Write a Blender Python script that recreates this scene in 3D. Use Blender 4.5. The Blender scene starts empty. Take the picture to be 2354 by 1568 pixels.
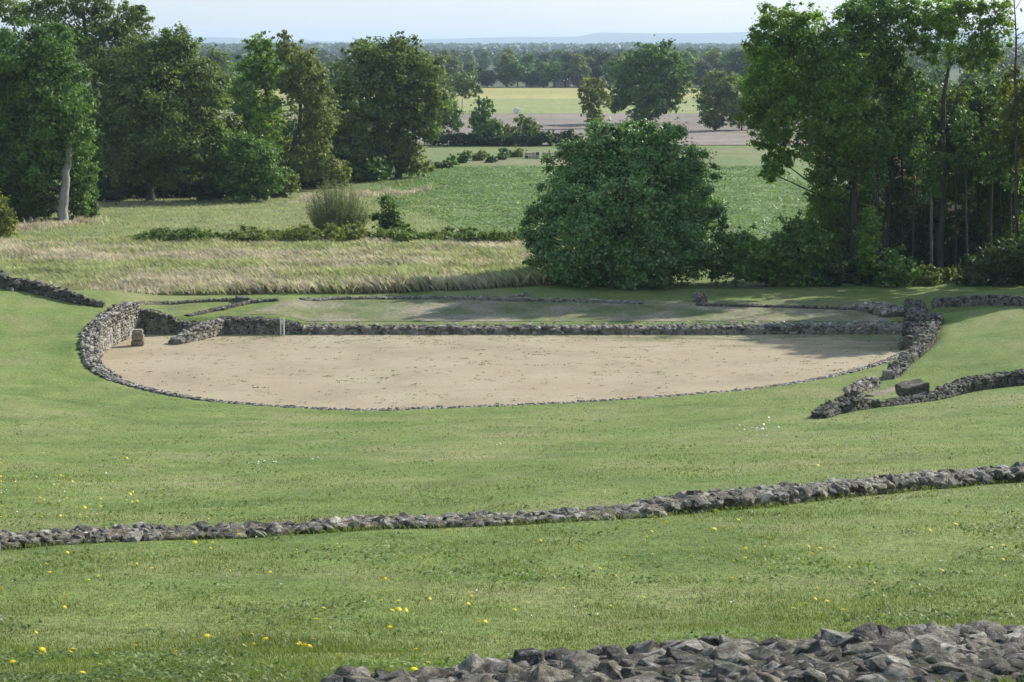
import bpy, bmesh, math, random
import numpy as np
from mathutils import Vector, Matrix, Euler

random.seed(11)
rng = np.random.default_rng(11)
scene = bpy.context.scene
COL = scene.collection

# ------------------------------------------------------------------ camera, sky, sun, exposure
F, CX, CY = 4400.0, 1177.0, 784.0          # focal length in pixels of a 2354 wide frame
CAMZ = 17.0                                # camera height above the arena floor
PITCH = math.atan(679.0 / F)
SUN_EL = math.radians(32.5)
SUN_AZ = math.atan2(0.79, 0.61)            # from +Y towards +X
SUN_DIR = Vector((math.sin(SUN_AZ) * math.cos(SUN_EL), math.cos(SUN_AZ) * math.cos(SUN_EL), math.sin(SUN_EL)))

cam_d = bpy.data.cameras.new('camera')
cam = bpy.data.objects.new('camera', cam_d)
COL.objects.link(cam)
cam.location = (0, 0, CAMZ)
cam.rotation_euler = (math.radians(90) - PITCH, 0, 0)
cam_d.sensor_width = 36.0
cam_d.lens = 36.0 * F / 2354.0
cam_d.clip_start = 0.5
cam_d.clip_end = 60000
scene.camera = cam

world = bpy.data.worlds.new('World')
scene.world = world
world.use_nodes = True
wn = world.node_tree
wn.nodes.clear()
wo = wn.nodes.new('ShaderNodeOutputWorld')
bg = wn.nodes.new('ShaderNodeBackground')
sky = wn.nodes.new('ShaderNodeTexSky')
sky.sky_type = 'NISHITA'
sky.sun_disc = False
sky.sun_elevation = SUN_EL
sky.sun_rotation = SUN_AZ
sky.air_density = 1.0
sky.dust_density = .7
sky.ozone_density = 1.0
# thin high cloud veil over the whole dome
wc = wn.nodes.new('ShaderNodeTexCoord')
wm = wn.nodes.new('ShaderNodeMapping')
wm.inputs['Scale'].default_value = (1.0, 1.0, 5.0)
wz = wn.nodes.new('ShaderNodeTexNoise')
wz.inputs['Scale'].default_value = 2.2
wz.inputs['Detail'].default_value = 6
wr = wn.nodes.new('ShaderNodeMapRange')
wr.inputs['From Min'].default_value = 0.35
wr.inputs['From Max'].default_value = 0.75
wr.inputs['To Min'].default_value = 0.55
wr.inputs['To Max'].default_value = 0.88
wx = wn.nodes.new('ShaderNodeMix')
wx.data_type = 'RGBA'
wx.inputs[7].default_value = (3.05, 3.9, 5.15, 1)
wn.links.new(wc.outputs['Generated'], wm.inputs['Vector'])
wn.links.new(wm.outputs['Vector'], wz.inputs['Vector'])
wn.links.new(wz.outputs['Fac'], wr.inputs['Value'])
wn.links.new(wr.outputs['Result'], wx.inputs[0])
wn.links.new(sky.outputs['Color'], wx.inputs[6])
wn.links.new(wx.outputs[2], bg.inputs['Color'])
bg.inputs['Strength'].default_value = 0.105
wn.links.new(bg.outputs['Background'], wo.inputs['Surface'])

sun_d = bpy.data.lights.new('sun', 'SUN')
sun_d.energy = 4.0
sun_d.angle = math.radians(0.53)
sun_d.color = (1.0, 0.955, 0.88)
sun = bpy.data.objects.new('sun', sun_d)
COL.objects.link(sun)
sun.location = (60, 60, 80)
sun.rotation_euler = (-SUN_DIR).to_track_quat('-Z', 'Y').to_euler()

vs = scene.view_settings
vs.view_transform = 'Standard'
vs.look = 'None'
vs.exposure = 0.85
vs.gamma = 1.0
vs.use_curve_mapping = False
cy = scene.cycles
cy.use_denoising = True
cy.max_bounces = 6
cy.diffuse_bounces = 3
cy.transmission_bounces = 4
cy.volume_bounces = 0
cy.caustics_reflective = False
cy.caustics_refractive = False

# ------------------------------------------------------------------ geometry of the place
SP, CP = math.sin(PITCH), math.cos(PITCH)


def ray(px, py):
    a, b = (px - CX) / F, -(py - CY) / F
    return np.array([a, CP + b * SP, -SP + b * CP])


def at(px, py, Y):
    d = ray(px, py)
    t = Y / d[1]
    return np.array([d[0] * t, Y, CAMZ + d[2] * t])


def flat(px, py, z=0.0):
    d = ray(px, py)
    t = (z - CAMZ) / d[2]
    return np.array([d[0] * t, d[1] * t, z])


def sstep(a, b, x):
    t = np.clip((np.asarray(x, float) - a) / (b - a), 0, 1)
    return t * t * (3 - 2 * t)


def catmull(pts, n):
    P = np.array(pts, float)
    P = np.vstack([2 * P[0] - P[1], P, 2 * P[-1] - P[-2]])
    out = []
    for i in range(1, len(P) - 2):
        for k in range(n):
            t = k / n
            a, b, c, d = P[i - 1], P[i], P[i + 1], P[i + 2]
            out.append(0.5 * (2 * b + (c - a) * t + (2 * a - 5 * b + 4 * c - d) * t * t + (3 * b - a - 3 * c + d) * t ** 3))
    out.append(P[-2])
    return np.array(out)


_lat = np.random.default_rng(5).random((256, 256))


def vnoise(x, y, scale):
    x = np.asarray(x, float) / scale
    y = np.asarray(y, float) / scale
    xi, yi = np.floor(x).astype(int), np.floor(y).astype(int)
    fx, fy = x - xi, y - yi
    fx, fy = fx * fx * (3 - 2 * fx), fy * fy * (3 - 2 * fy)
    g = lambda i, j: _lat[i & 255, j & 255]
    return (g(xi, yi) * (1 - fx) + g(xi + 1, yi) * fx) * (1 - fy) + (g(xi, yi + 1) * (1 - fx) + g(xi + 1, yi + 1) * fx) * fy


# edge of the sandy arena floor: world x, y and height of the grass bank above it
_AP = [(322, 769, 1.55), (290, 781, 1.6), (258, 798, 1.5), (236, 817, 1.25), (226, 836, 1.0), (228, 853, .75), (243, 872, .55),
       (288, 893, .42), (380, 915, .33), (480, 930, .28), (600, 940, .26), (720, 947, .24), (850, 951, .22), (960, 947, .22),
       (1100, 942, .22), (1300, 933, .22), (1500, 920, .22), (1700, 903, .22), (1850, 881, .20), (1960, 856, .18),
       (2030, 833, .18), (2064, 812, .2), (2078, 790, .3), (2092, 769, .5)]
ARENA = catmull([(*flat(a, b)[:2], h) for a, b, h in _AP], 4)
YB = float(ARENA[:, 1].max())             # line of the straight back wall
_back = np.array([[x, YB, .45] for x in np.linspace(ARENA[-1, 0], ARENA[0, 0], 12)[1:-1]])
ARENA_C = np.vstack([ARENA, _back])


def poly_sd(x, y, P, closed=True):
    """distance to the polyline, value of column 2 and arc index of the nearest point, inside flag, side sign"""
    x, y = np.asarray(x, float), np.asarray(y, float)
    best = np.full(x.shape, 1e18)
    hv = np.zeros(x.shape)
    sg = np.zeros(x.shape)
    ins = np.zeros(x.shape, bool)
    n = len(P)
    for i in range(n if closed else n - 1):
        ax, ay, ah = P[i][:3]
        bx, by, bh = P[(i + 1) % n][:3]
        dx, dy = bx - ax, by - ay
        L = dx * dx + dy * dy + 1e-12
        t = np.clip(((x - ax) * dx + (y - ay) * dy) / L, 0, 1)
        d2 = (x - ax - t * dx) ** 2 + (y - ay - t * dy) ** 2
        m = d2 < best
        best = np.where(m, d2, best)
        hv = np.where(m, ah + t * (bh - ah), hv)
        sg = np.where(m, np.sign(dx * (y - ay) - dy * (x - ax)), sg)
        if closed:
            c = ((ay > y) != (by > y)) & (x < (bx - ax) * (y - ay) / (by - ay + 1e-15) + ax)
            ins ^= c
    return np.sqrt(best), hv, ins, sg


_pe = np.linspace(0, 200, 801)
_pv = np.interp(_pe, [0, 4, 20, 48, 67, 86, 110, 200], [0, .35, 2.55, 6.75, 9.95, 15.0, 21, 34])
_k = np.hanning(33)
_pv = np.convolve(np.pad(_pv, 16, mode='reflect', reflect_type='odd'), _k / _k.sum(), 'valid')
# radial wall on the right: the bank behind it stands higher
_RP = [(1962, 913, 0.0), (2012, 890, .15), (2062, 860, .35), (2112, 826, .6), (2146, 792, .75), (2140, 745, .6), (2138, 712, .45)]
RAD = np.array([(*flat(a, b, .3 + .5 * h)[:2], h) for a, b, h in _RP])


def terr(x, y):
    z = np.interp(y, [100, YB, YB + 3, 121, 128, 160, 220, 320, 20000], [.45, .45, .55, .95, .85, .6, .15, 0, 0])
    return z + .42 * sstep(-12.2, -14.2, x) * (1 - sstep(118, 124, y))


def T(x, y):
    x, y = np.broadcast_arrays(np.asarray(x, float), np.asarray(y, float))
    shp = x.shape
    x, y = x.ravel(), y.ravel()
    z = terr(x, y)
    near = (y < 190) & (np.abs(x) < 400)
    if near.any():
        X, Y = x[near], y[near]
        e, h, ins, _ = poly_sd(X, Y, ARENA_C)
        zf = h * sstep(.15, .85, e) + np.interp(e, _pe, _pv)
        dr, hr, _, sg = poly_sd(X, Y, RAD, False)
        zf = zf + hr * sstep(-.5, .7, np.where(sg < 0, dr, -dr)) * (1 - sstep(14, 40, dr)) * (Y > 60)
        dl = np.maximum(np.maximum(-20.6 - X, X - 24.3), 0)
        w = np.maximum(sstep(0, 4.5, dl), 1 - sstep(YB + .35, YB + 1.3, Y)) * (1 - sstep(YB + 2.5, np.where(X > 0, 127.0, 123.0), Y))
        zz = zf * w + terr(X, Y) * (1 - w)
        zz += (vnoise(X + 9, Y + 4, 1.25) - .5) * .055 * sstep(1, 3, e) + (vnoise(X, Y, 3.1) - .5) * .10 * sstep(1, 4, e) + (vnoise(X + 50, Y, 9.0) - .5) * .22 * sstep(2, 9, e) * (Y < 112)
        zz = np.where(ins, -.07, zz)
        z[near] = zz
    far = y > 1800
    z[far] += 13 * sstep(2200, 5000, y[far]) * (.55 + .6 * vnoise(x[far], y[far], 1900))
    return z.reshape(shp)


def T1(x, y):
    return float(T(np.array([x]), np.array([y]))[0])


_ts = np.geomspace(12, 2500, 700)


def G(px, py):
    d = ray(px, py)
    P = d[None, :] * _ts[:, None]
    P[:, 2] += CAMZ
    g = P[:, 2] - T(P[:, 0], P[:, 1])
    i = int(np.argmax(g < 0)) if (g < 0).any() else len(g) - 1
    a, b = _ts[max(i - 1, 0)], _ts[i]
    for _ in range(14):
        m = .5 * (a + b)
        p = d * m
        if p[2] + CAMZ > T1(p[0], p[1]):
            a = m
        else:
            b = m
    p = d * b
    return np.array([p[0], p[1], T1(p[0], p[1])])


# ------------------------------------------------------------------ object helpers
def link(o, parent=None):
    COL.objects.link(o)
    if parent is not None:
        o.parent = parent
    return o


def tag(o, label=None, cat=None, group=None, kind=None):
    if label:
        o['label'] = label
    if cat:
        o['category'] = cat
    if group:
        o['group'] = group
    if kind:
        o['kind'] = kind
    return o


def empty(name, loc, label, cat, group=None, rz=0.0):
    o = bpy.data.objects.new(name, None)
    o.empty_display_size = .3
    o.location = [float(v) for v in loc]
    o.rotation_euler = (0, 0, rz)
    link(o)
    return tag(o, label, cat, group)


def mesh_np(name, verts, faces, mat=None, smooth=False):
    """verts (N,3), faces (M,k) all of one size k"""
    verts = np.ascontiguousarray(verts, np.float32)
    faces = np.ascontiguousarray(faces, np.int32)
    me = bpy.data.meshes.new(name)
    m, k = faces.shape
    me.vertices.add(len(verts))
    me.vertices.foreach_set('co', verts.ravel())
    me.loops.add(m * k)
    me.loops.foreach_set('vertex_index', faces.ravel())
    me.polygons.add(m)
    me.polygons.foreach_set('loop_start', np.arange(0, m * k, k, dtype=np.int32))
    if smooth:
        me.polygons.foreach_set('use_smooth', np.ones(m, bool))
    me.update(calc_edges=True)
    if mat:
        me.materials.append(mat)
    return me


def mobj(name, me, parent=None, loc=None):
    o = bpy.data.objects.new(name, me)
    if loc is not None:
        o.location = [float(v) for v in loc]
    return link(o, parent)


def dup(o, parent=None):
    c = o.copy()
    link(c)
    c.parent = parent
    return c


def copy_tree(root):
    r = dup(root)
    for ch in list(root.children):
        c = dup(ch, r)
        for g in list(ch.children):
            dup(g, c)
    return r


class Tubes:
    def __init__(self, sides=6):
        self.v, self.f, self.n, self.s = [], [], 0, sides

    def add(self, pts, rads):
        pts = np.array(pts, float)
        k = self.s
        for i, p in enumerate(pts):
            t = pts[min(i + 1, len(pts) - 1)] - pts[max(i - 1, 0)]
            t /= np.linalg.norm(t) + 1e-9
            a = np.cross(t, [0.31, 0.87, 0.38] if abs(t[1]) < .8 else [1, 0, 0])
            a /= np.linalg.norm(a) + 1e-9
            b = np.cross(t, a)
            for j in range(k):
                th = 2 * math.pi * j / k
                self.v.append(p + rads[i] * (a * math.cos(th) + b * math.sin(th)))
        for i in range(len(pts) - 1):
            o = self.n + i * k
            for j in range(k):
                self.f.append((o + j, o + (j + 1) % k, o + k + (j + 1) % k, o + k + j))
        self.n += len(pts) * k

    def mesh(self, name, mat):
        return mesh_np(name, np.array(self.v), np.array(self.f), mat, True)


def box_bm(bm, c, s, rot=None):
    r = bmesh.ops.create_cube(bm, size=1.0)
    M = Matrix.Translation(Vector(c)) @ (rot.to_matrix().to_4x4() if rot else Matrix.Identity(4)) @ Matrix.Diagonal((*s, 1))
    bmesh.ops.transform(bm, matrix=M, verts=r['verts'])
    return r['verts']


def bm_obj(name, bm, mat, parent=None, loc=None):
    me = bpy.data.meshes.new(name)
    bm.to_mesh(me)
    bm.free()
    me.materials.append(mat)
    return mobj(name, me, parent, loc)


# ------------------------------------------------------------------ materials
class NT:
    def __init__(self, name, rough=.9):
        self.m = bpy.data.materials.new(name)
        self.m.use_nodes = True
        self.t = self.m.node_tree
        self.t.nodes.clear()
        self.out = self.t.nodes.new('ShaderNodeOutputMaterial')
        self.b = self.t.nodes.new('ShaderNodeBsdfPrincipled')
        self.b.inputs['Roughness'].default_value = rough
        self.b.inputs['Specular IOR Level'].default_value = .2
        self.t.links.new(self.b.outputs[0], self.out.inputs['Surface'])
        self.geo = self.t.nodes.new('ShaderNodeNewGeometry')
        self.pos = self.geo.outputs['Position']

    def n(self, typ, **kw):
        nd = self.t.nodes.new(typ)
        for k, v in kw.items():
            if k in nd.inputs:
                nd.inputs[k].default_value = v
            else:
                setattr(nd, k, v)
        return nd

    def l(self, a, b):
        self.t.links.new(a, b)

    def noise(self, scale, detail=4, vec=None, rough=.55, stretch=None):
        v = vec or self.pos
        if stretch:
            mp = self.n('ShaderNodeMapping')
            mp.inputs['Scale'].default_value = stretch
            self.l(v, mp.inputs['Vector'])
            v = mp.outputs['Vector']
        nd = self.n('ShaderNodeTexNoise', Scale=scale, Detail=detail, Roughness=rough)
        self.l(v, nd.inputs['Vector'])
        return nd.outputs['Fac']

    def ramp(self, fac, stops):
        r = self.n('ShaderNodeValToRGB')
        el = r.color_ramp.elements
        while len(el) < len(stops):
            el.new(.5)
        for e, (p, c) in zip(el, stops):
            e.position = p
            e.color = (*c, 1)
        self.l(fac, r.inputs['Fac'])
        return r.outputs['Color']

    def mix(self, fac, a, b, blend='MIX'):
        m = self.n('ShaderNodeMix', data_type='RGBA', blend_type=blend)
        for s, i in ((fac, 0), (a, 6), (b, 7)):
            if hasattr(s, 'links') or hasattr(s, 'is_linked'):
                self.l(s, m.inputs[i])
            else:
                m.inputs[i].default_value = s if i == 0 else (*s, 1)
        return m.outputs[2]

    def rng(self, v, a, b, c=0., d=1.):
        m = self.n('ShaderNodeMapRange')
        for i, q in enumerate((a, b, c, d)):
            m.inputs[i + 1].default_value = q
        self.l(v, m.inputs[0])
        return m.outputs[0]

    def color(self, c):
        self.l(c, self.b.inputs['Base Color'])

    def bump(self, h, dist, strength=1.):
        b = self.n('ShaderNodeBump', Strength=strength, Distance=dist)
        self.l(h, b.inputs['Height'])
        self.l(b.outputs[0], self.b.inputs['Normal'])


def ground_mat(name, dark, mid, light, dry, dry_amt=(.55, .75), scale=.35, bump=.05, fine=9.0):
    g = NT(name, .95)
    c = g.ramp(g.noise(scale, 5), [(.30, dark), (.5, mid), (.72, light)])
    f = g.rng(g.noise(fine, 3, rough=.7), .25, .75, .62, 1.38)  # fine mottle; on the lawn it also paints small dark shadows
    c = g.mix(1., c, g.ramp(f, [(0, (0, 0, 0)), (1, (1, 1, 1))]), 'MULTIPLY') if False else c
    v = g.n('ShaderNodeVectorMath', operation='SCALE')
    f2 = g.rng(g.noise(fine * .17, 5, rough=.7), .3, .7, .84, 1.16)
    mf = g.n('ShaderNodeMath', operation='MULTIPLY')
    g.l(f, mf.inputs[0])
    g.l(f2, mf.inputs[1])
    f = mf.outputs[0]
    d = g.mix(g.rng(g.noise(scale * .55, 6, rough=.65), dry_amt[0], dry_amt[1]), c, dry)
    g.l(d, v.inputs[0])
    g.l(f, v.inputs['Scale'])
    g.color(v.outputs[0])
    g.bump(g.noise(fine, 4, rough=.7), bump)
    return g.m


M = {}
M['lawn'] = ground_mat('lawn', (.092, .140, .034), (.134, .181, .047), (.172, .206, .061), (.215, .208, .092), (.48, .72), .30, .06, 7)
M['terrace'] = ground_mat('dry_terrace_turf', (.095, .125, .045), (.145, .160, .066), (.19, .182, .09), (.245, .215, .15), (.46, .62), .5, .05, 5)
M['meadow'] = ground_mat('meadow_soil', (.18, .20, .09), (.22, .235, .11), (.26, .26, .13), (.30, .26, .16), (.45, .6), .12, .15, 3)
M['crop'] = ground_mat('crop_ground', (.11, .165, .05), (.135, .19, .06), (.16, .205, .07), (.19, .205, .085), (.6, .8), .08, .2, 2)
M['pasture'] = ground_mat('pasture', (.12, .16, .055), (.15, .18, .065), (.17, .195, .075), (.22, .19, .11), (.5, .65), .05, .1, 2)
M['stubble'] = ground_mat('stubble', (.27, .25, .09), (.31, .28, .10), (.33, .30, .12), (.24, .26, .09), (.5, .7), .012, .1, .6)
M['stubble_green'] = ground_mat('young_grass', (.19, .23, .085), (.22, .25, .09), (.24, .26, .10), (.27, .25, .11), (.5, .7), .02, .1, .6)
M['plough'] = ground_mat('ploughed_soil', (.175, .145, .115), (.205, .17, .135), (.225, .185, .15), (.235, .20, .16), (.5, .7), .03, .2, .7)
M['far'] = ground_mat('far_ground', (.05, .08, .03), (.07, .10, .035), (.09, .11, .04), (.12, .12, .06), (.55, .75), .01, .2, .2)
M['hill'] = ground_mat('far_hill', (.05, .08, .035), (.06, .09, .04), (.07, .10, .045), (.09, .10, .06), (.6, .8), .001, 1, .01)


def sand_mat():
    g = NT('arena_sand', .95)
    c = g.ramp(g.noise(.22, 5), [(.3, (.285, .232, .148)), (.5, (.338, .278, .180)), (.7, (.372, .312, .210))])
    st = g.noise(.6, 6, rough=.7, stretch=(.35, 1.6, 1))
    c = g.mix(g.rng(st, .56, .72, 0, .55), c, (.21, .185, .115))
    sp = g.noise(3.6, 3, rough=.8, stretch=(.55, 1.3, 1))
    c = g.mix(g.rng(sp, .60, .67, 0, .8), c, (.11, .10, .06))
    # thin growth of moss and grass towards the back wall and corners
    sep = g.n('ShaderNodeSeparateXYZ')
    g.l(g.pos, sep.inputs[0])
    ad = g.n('ShaderNodeMath', operation='ADD')
    g.l(g.rng(sep.outputs['Y'], 103, 112.5, 0, .22), ad.inputs[0])
    g.l(g.noise(.35, 5, rough=.65, stretch=(.5, 1.5, 1)), ad.inputs[1])
    ad2 = g.n('ShaderNodeMath', operation='ADD')
    g.l(g.rng(sep.outputs['X'], 2, 22, -.05, .10), ad2.inputs[0])
    g.l(ad.outputs[0], ad2.inputs[1])
    c = g.mix(g.rng(ad2.outputs[0], .66, .84, 0, .8), c, (.13, .145, .06))
    g.color(c)
    g.bump(g.noise(7, 5, rough=.7), .05, .8)
    return g.m


M['sand'] = sand_mat()


def stone_mat(name, dark, mid, light, moss=.35, scale=1.0):
    g = NT(name, .9)
    oi = g.n('ShaderNodeObjectInfo')
    ad = g.n('ShaderNodeMath', operation='ADD')
    g.l(oi.outputs['Random'], ad.inputs[0])
    g.l(g.geo.outputs['Random Per Island'], ad.inputs[1])
    fr = g.n('ShaderNodeMath', operation='FRACT')
    g.l(ad.outputs[0], fr.inputs[0])
    c = g.ramp(g.noise(5 * scale, 6, rough=.7), [(.36, dark), (.5, mid), (.64, light)])
    tone = g.ramp(fr.outputs[0], [(0, (.36, .34, .31)), (.22, (.58, .57, .54)), (.45, (.95, .91, .84)), (.62, (1.1, .96, .78)), (.78, (1.3, 1.27, 1.18)), (1, (1.9, 1.85, 1.7))])
    c = g.mix(1., c, tone, 'MULTIPLY')
    lich = g.rng(g.noise(9 * scale, 4, rough=.8), .565, .61, 0, .8)
    c = g.mix(lich, c, (.40, .39, .35))
    pits = g.rng(g.noise(14 * scale, 4, rough=.8), .36, .44, .85, 0)
    c = g.mix(pits, c, (.04, .038, .03))
    mo = g.rng(g.noise(2.2 * scale, 5, rough=.7), .50, .64, 0, moss)
    c = g.mix(mo, c, (.085, .095, .035))
    g.color(c)
    g.bump(g.noise(9 * scale, 9, rough=.8), .11 / scale, 1.)
    return g.m


M['stone'] = stone_mat('lichened_stone', (.085, .08, .07), (.235, .225, .20), (.42, .405, .365), .4, 1.5)
M['stone_far'] = stone_mat('rubble_stone', (.15, .142, .128), (.27, .258, .232), (.39, .375, .34), .2, .8)
M['stone_dark'] = stone_mat('dark_rubble', (.07, .065, .06), (.13, .125, .112), (.22, .215, .2), .45, .8)  # dark stone; on shadowed walls it puts the shade into the colour
M['stone_pale'] = stone_mat('pale_block', (.22, .19, .15), (.30, .27, .22), (.38, .35, .29), .2, .6)
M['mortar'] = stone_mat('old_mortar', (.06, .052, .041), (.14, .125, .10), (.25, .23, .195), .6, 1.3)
M['mortar_far'] = stone_mat('wall_core', (.15, .14, .12), (.25, .237, .21), (.35, .335, .30), .25, .7)
M['mortar_pale'] = stone_mat('pale_mortar', (.20, .185, .16), (.27, .255, .225), (.33, .315, .285), .1, .5)


def leaf_mat(name, cols, trans=.35, gloss=.25, tint=(1.35, 1.45, .55)):
    g = NT(name, .55)
    c = g.ramp(g.geo.outputs['Random Per Island'], [(0, cols[0]), (.5, cols[1]), (1, cols[2])])
    big = g.rng(g.noise(.35, 3), .3, .7, .7, 1.3)
    v = g.n('ShaderNodeVectorMath', operation='SCALE')
    g.l(c, v.inputs[0])
    g.l(big, v.inputs['Scale'])
    g.l(v.outputs[0], g.b.inputs['Base Color'])
    g.b.inputs['Specular IOR Level'].default_value = gloss
    tr = g.n('ShaderNodeBsdfTranslucent')
    ty = g.mix(1., v.outputs[0], tint, 'MULTIPLY')
    g.l(ty, tr.inputs['Color'])
    mx = g.n('ShaderNodeMixShader', Fac=trans)
    g.l(g.b.outputs[0], mx.inputs[1])
    g.l(tr.outputs[0], mx.inputs[2])
    g.l(mx.outputs[0], g.out.inputs['Surface'])
    return g.m


M['leaf_oak'] = leaf_mat('oak_leaves', [(0.088, 0.132, 0.034), (0.137, 0.195, 0.051), (0.195, 0.250, 0.071)])
M['leaf_deep'] = leaf_mat('deep_green_leaves', [(0.067, 0.130, 0.030), (0.110, 0.192, 0.042), (0.162, 0.254, 0.056)], .3)
M['leaf_fresh'] = leaf_mat('fresh_green_leaves', [(0.097, 0.178, 0.030), (0.157, 0.254, 0.043), (0.221, 0.308, 0.059)], .45)
M['leaf_olive'] = leaf_mat('olive_leaves', [(0.105, 0.140, 0.036), (0.165, 0.200, 0.052), (0.225, 0.245, 0.072)])
M['leaf_yellow'] = leaf_mat('yellow_green_leaves', [(.10, .125, .025), (.16, .18, .035), (.21, .22, .05)], .45)
M['leaf_bush'] = leaf_mat('glossy_bush_leaves', [(0.066, 0.142, 0.031), (0.115, 0.223, 0.048), (0.222, 0.330, 0.108)], .25, .6)
M['leaf_dark'] = leaf_mat('dark_understory_leaves', [(0.034, 0.063, 0.021), (0.055, 0.092, 0.029), (0.081, 0.124, 0.037)], .3)  # darkened leaves; shade under the trees is put into their colour
M['leaf_twig'] = leaf_mat('wispy_leaves', [(0.125, 0.165, 0.050), (0.175, 0.215, 0.070), (0.220, 0.250, 0.090)])
M['leaf_crop'] = leaf_mat('crop_leaves', [(0.135, 0.205, 0.062), (0.160, 0.236, 0.077), (0.190, 0.260, 0.090)], .3, .4)
M['grass'] = leaf_mat('lawn_blades', [(0.104, 0.152, 0.035), (0.156, 0.203, 0.050), (0.255, 0.268, 0.100)], .3, .25, tint=(1.12, 1.2, .6))
M['weed'] = leaf_mat('weed_leaves', [(.10, .150, .038), (.135, .190, .050), (.18, .22, .072)], .3)
M['tall_green'] = leaf_mat('tall_grass_blades', [(0.280, 0.310, 0.145), (0.350, 0.370, 0.185), (0.420, 0.420, 0.235)], .45, tint=(1.05, 1.1, .8))
M['tall_dry'] = leaf_mat('dry_grass_blades', [(0.440, 0.390, 0.265), (0.520, 0.465, 0.325), (0.600, 0.540, 0.405)], .45, tint=(1., .98, .9))
M['far_leaf'] = leaf_mat('distant_leaves', [(0.044, 0.073, 0.024), (0.069, 0.100, 0.033), (0.100, 0.131, 0.042)], .2)


def bark_mat(name, a, b):
    g = NT(name, .95)
    c = g.ramp(g.noise(3, 6, rough=.7, stretch=(1, 1, .25)), [(.3, a), (.7, b)])
    g.color(c)
    g.bump(g.noise(6, 5, stretch=(1, 1, .3)), .06)
    return g.m


M['bark'] = bark_mat('bark', (.05, .042, .032), (.10, .088, .07))
M['bark_pale'] = bark_mat('pale_bark', (.24, .225, .20), (.36, .34, .31))
M['bark_grey'] = bark_mat('grey_bark', (.09, .082, .07), (.16, .15, .13))


def plain(name, c, rough=.7, var=.25, scale=6.):
    g = NT(name, rough)
    f = g.rng(g.noise(scale, 4), .3, .7, 1 - var, 1 + var)
    v = g.n('ShaderNodeVectorMath', operation='SCALE')
    v.inputs[0].default_value = c
    g.l(f, v.inputs['Scale'])
    g.color(v.outputs[0])
    return g.m


M['white_post'] = plain('white_post_paint', (.62, .62, .60), .5, .1)
M['yellow'] = plain('dandelion_petals', (.72, .55, .015), .6, .12)
M['white'] = plain('daisy_petals', (.72, .72, .68), .6, .08)
M['lilac'] = plain('lilac_petals', (.45, .42, .62), .6, .1)
M['stem'] = plain('flower_stem', (.10, .16, .04), .7, .2)
M['roof'] = plain('roof_tiles', (.36, .17, .12), .85, .3, 1.5)
M['render'] = plain('pink_render', (.40, .29, .25), .9, .12, .8)
M['brickwork'] = plain('old_pink_masonry', (.46, .37, .31), .9, .2, 2)
M['glass'] = plain('dark_glass', (.03, .035, .04), .15, .1)
M['wrap'] = plain('white_wrap', (.75, .75, .73), .35, .05)
M['roof_far'] = plain('pale_barn_roof', (.55, .56, .58), .6, .1)

# ------------------------------------------------------------------ ground
def axis(lo, hi, a, b, step, grow):
    v = list(np.arange(a, b + 1e-6, step))
    s = step
    while v[-1] < hi:
        s *= grow
        v.append(v[-1] + s)
    s = step
    while v[0] > lo:
        s *= grow
        v.insert(0, v[0] - s)
    return np.array(v)


xs = axis(-12000, 12000, -42, 42, .45, 1.16)
ys = axis(-60, 22000, 16, 132, .45, 1.055)
gx, gy = np.meshgrid(xs, ys)
gz = T(gx, gy)
nx, ny = len(xs), len(ys)
idx = np.arange(nx * ny).reshape(ny, nx)
quads = np.stack([idx[:-1, :-1], idx[:-1, 1:], idx[1:, 1:], idx[1:, :-1]], -1).reshape(-1, 4)
me = mesh_np('ground', np.stack([gx, gy, gz], -1).reshape(-1, 3), quads, M['lawn'], True)
me.materials.append(M['far'])
cyq = gy[:-1, :-1].ravel()
me.polygons.foreach_set('material_index', (cyq > 330).astype(np.int32))
tag(mobj('ground', me), kind='structure')


_Texact = T


def T(x, y):
    # height of the finished ground mesh by bilinear lookup
    x, y = np.broadcast_arrays(np.asarray(x, float), np.asarray(y, float))
    i = np.clip(np.searchsorted(xs, x) - 1, 0, nx - 2)
    j = np.clip(np.searchsorted(ys, y) - 1, 0, ny - 2)
    u = np.clip((x - xs[i]) / (xs[i + 1] - xs[i]), 0, 1)
    v = np.clip((y - ys[j]) / (ys[j + 1] - ys[j]), 0, 1)
    return (gz[j, i] * (1 - u) + gz[j, i + 1] * u) * (1 - v) + (gz[j + 1, i] * (1 - u) + gz[j + 1, i + 1] * u) * v


def sheet(name, corners, n, m, dz, mat):
    """grid between four ground corners (near left, near right, far right, far left), draped on the terrain"""
    c = np.array(corners, float)
    u, v = np.meshgrid(np.linspace(0, 1, n + 1), np.linspace(0, 1, m + 1))
    X = (c[0, 0] * (1 - u) + c[1, 0] * u) * (1 - v) + (c[3, 0] * (1 - u) + c[2, 0] * u) * v
    Y = (c[0, 1] * (1 - u) + c[1, 1] * u) * (1 - v) + (c[3, 1] * (1 - u) + c[2, 1] * u) * v
    Z = T(X, Y) + dz
    ii = np.arange((n + 1) * (m + 1)).reshape(m + 1, n + 1)
    q = np.stack([ii[:-1, :-1], ii[:-1, 1:], ii[1:, 1:], ii[1:, :-1]], -1).reshape(-1, 4)
    o = mobj(name, mesh_np(name, np.stack([X, Y, Z], -1).reshape(-1, 3), q, mat, True))
    return tag(o, kind='structure')


# sandy arena floor: one polygon reaching a little under the walls
bm = bmesh.new()
cen = ARENA_C[:, :2].mean(0)
vv = [bm.verts.new((*(p[:2] + (p[:2] - cen) / np.linalg.norm(p[:2] - cen) * .12), 0.0)) for p in ARENA_C]
bm.faces.new(vv)
bmesh.ops.triangulate(bm, faces=bm.faces[:])
tag(bm_obj('arena_floor', bm, M['sand']), kind='structure')

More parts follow.
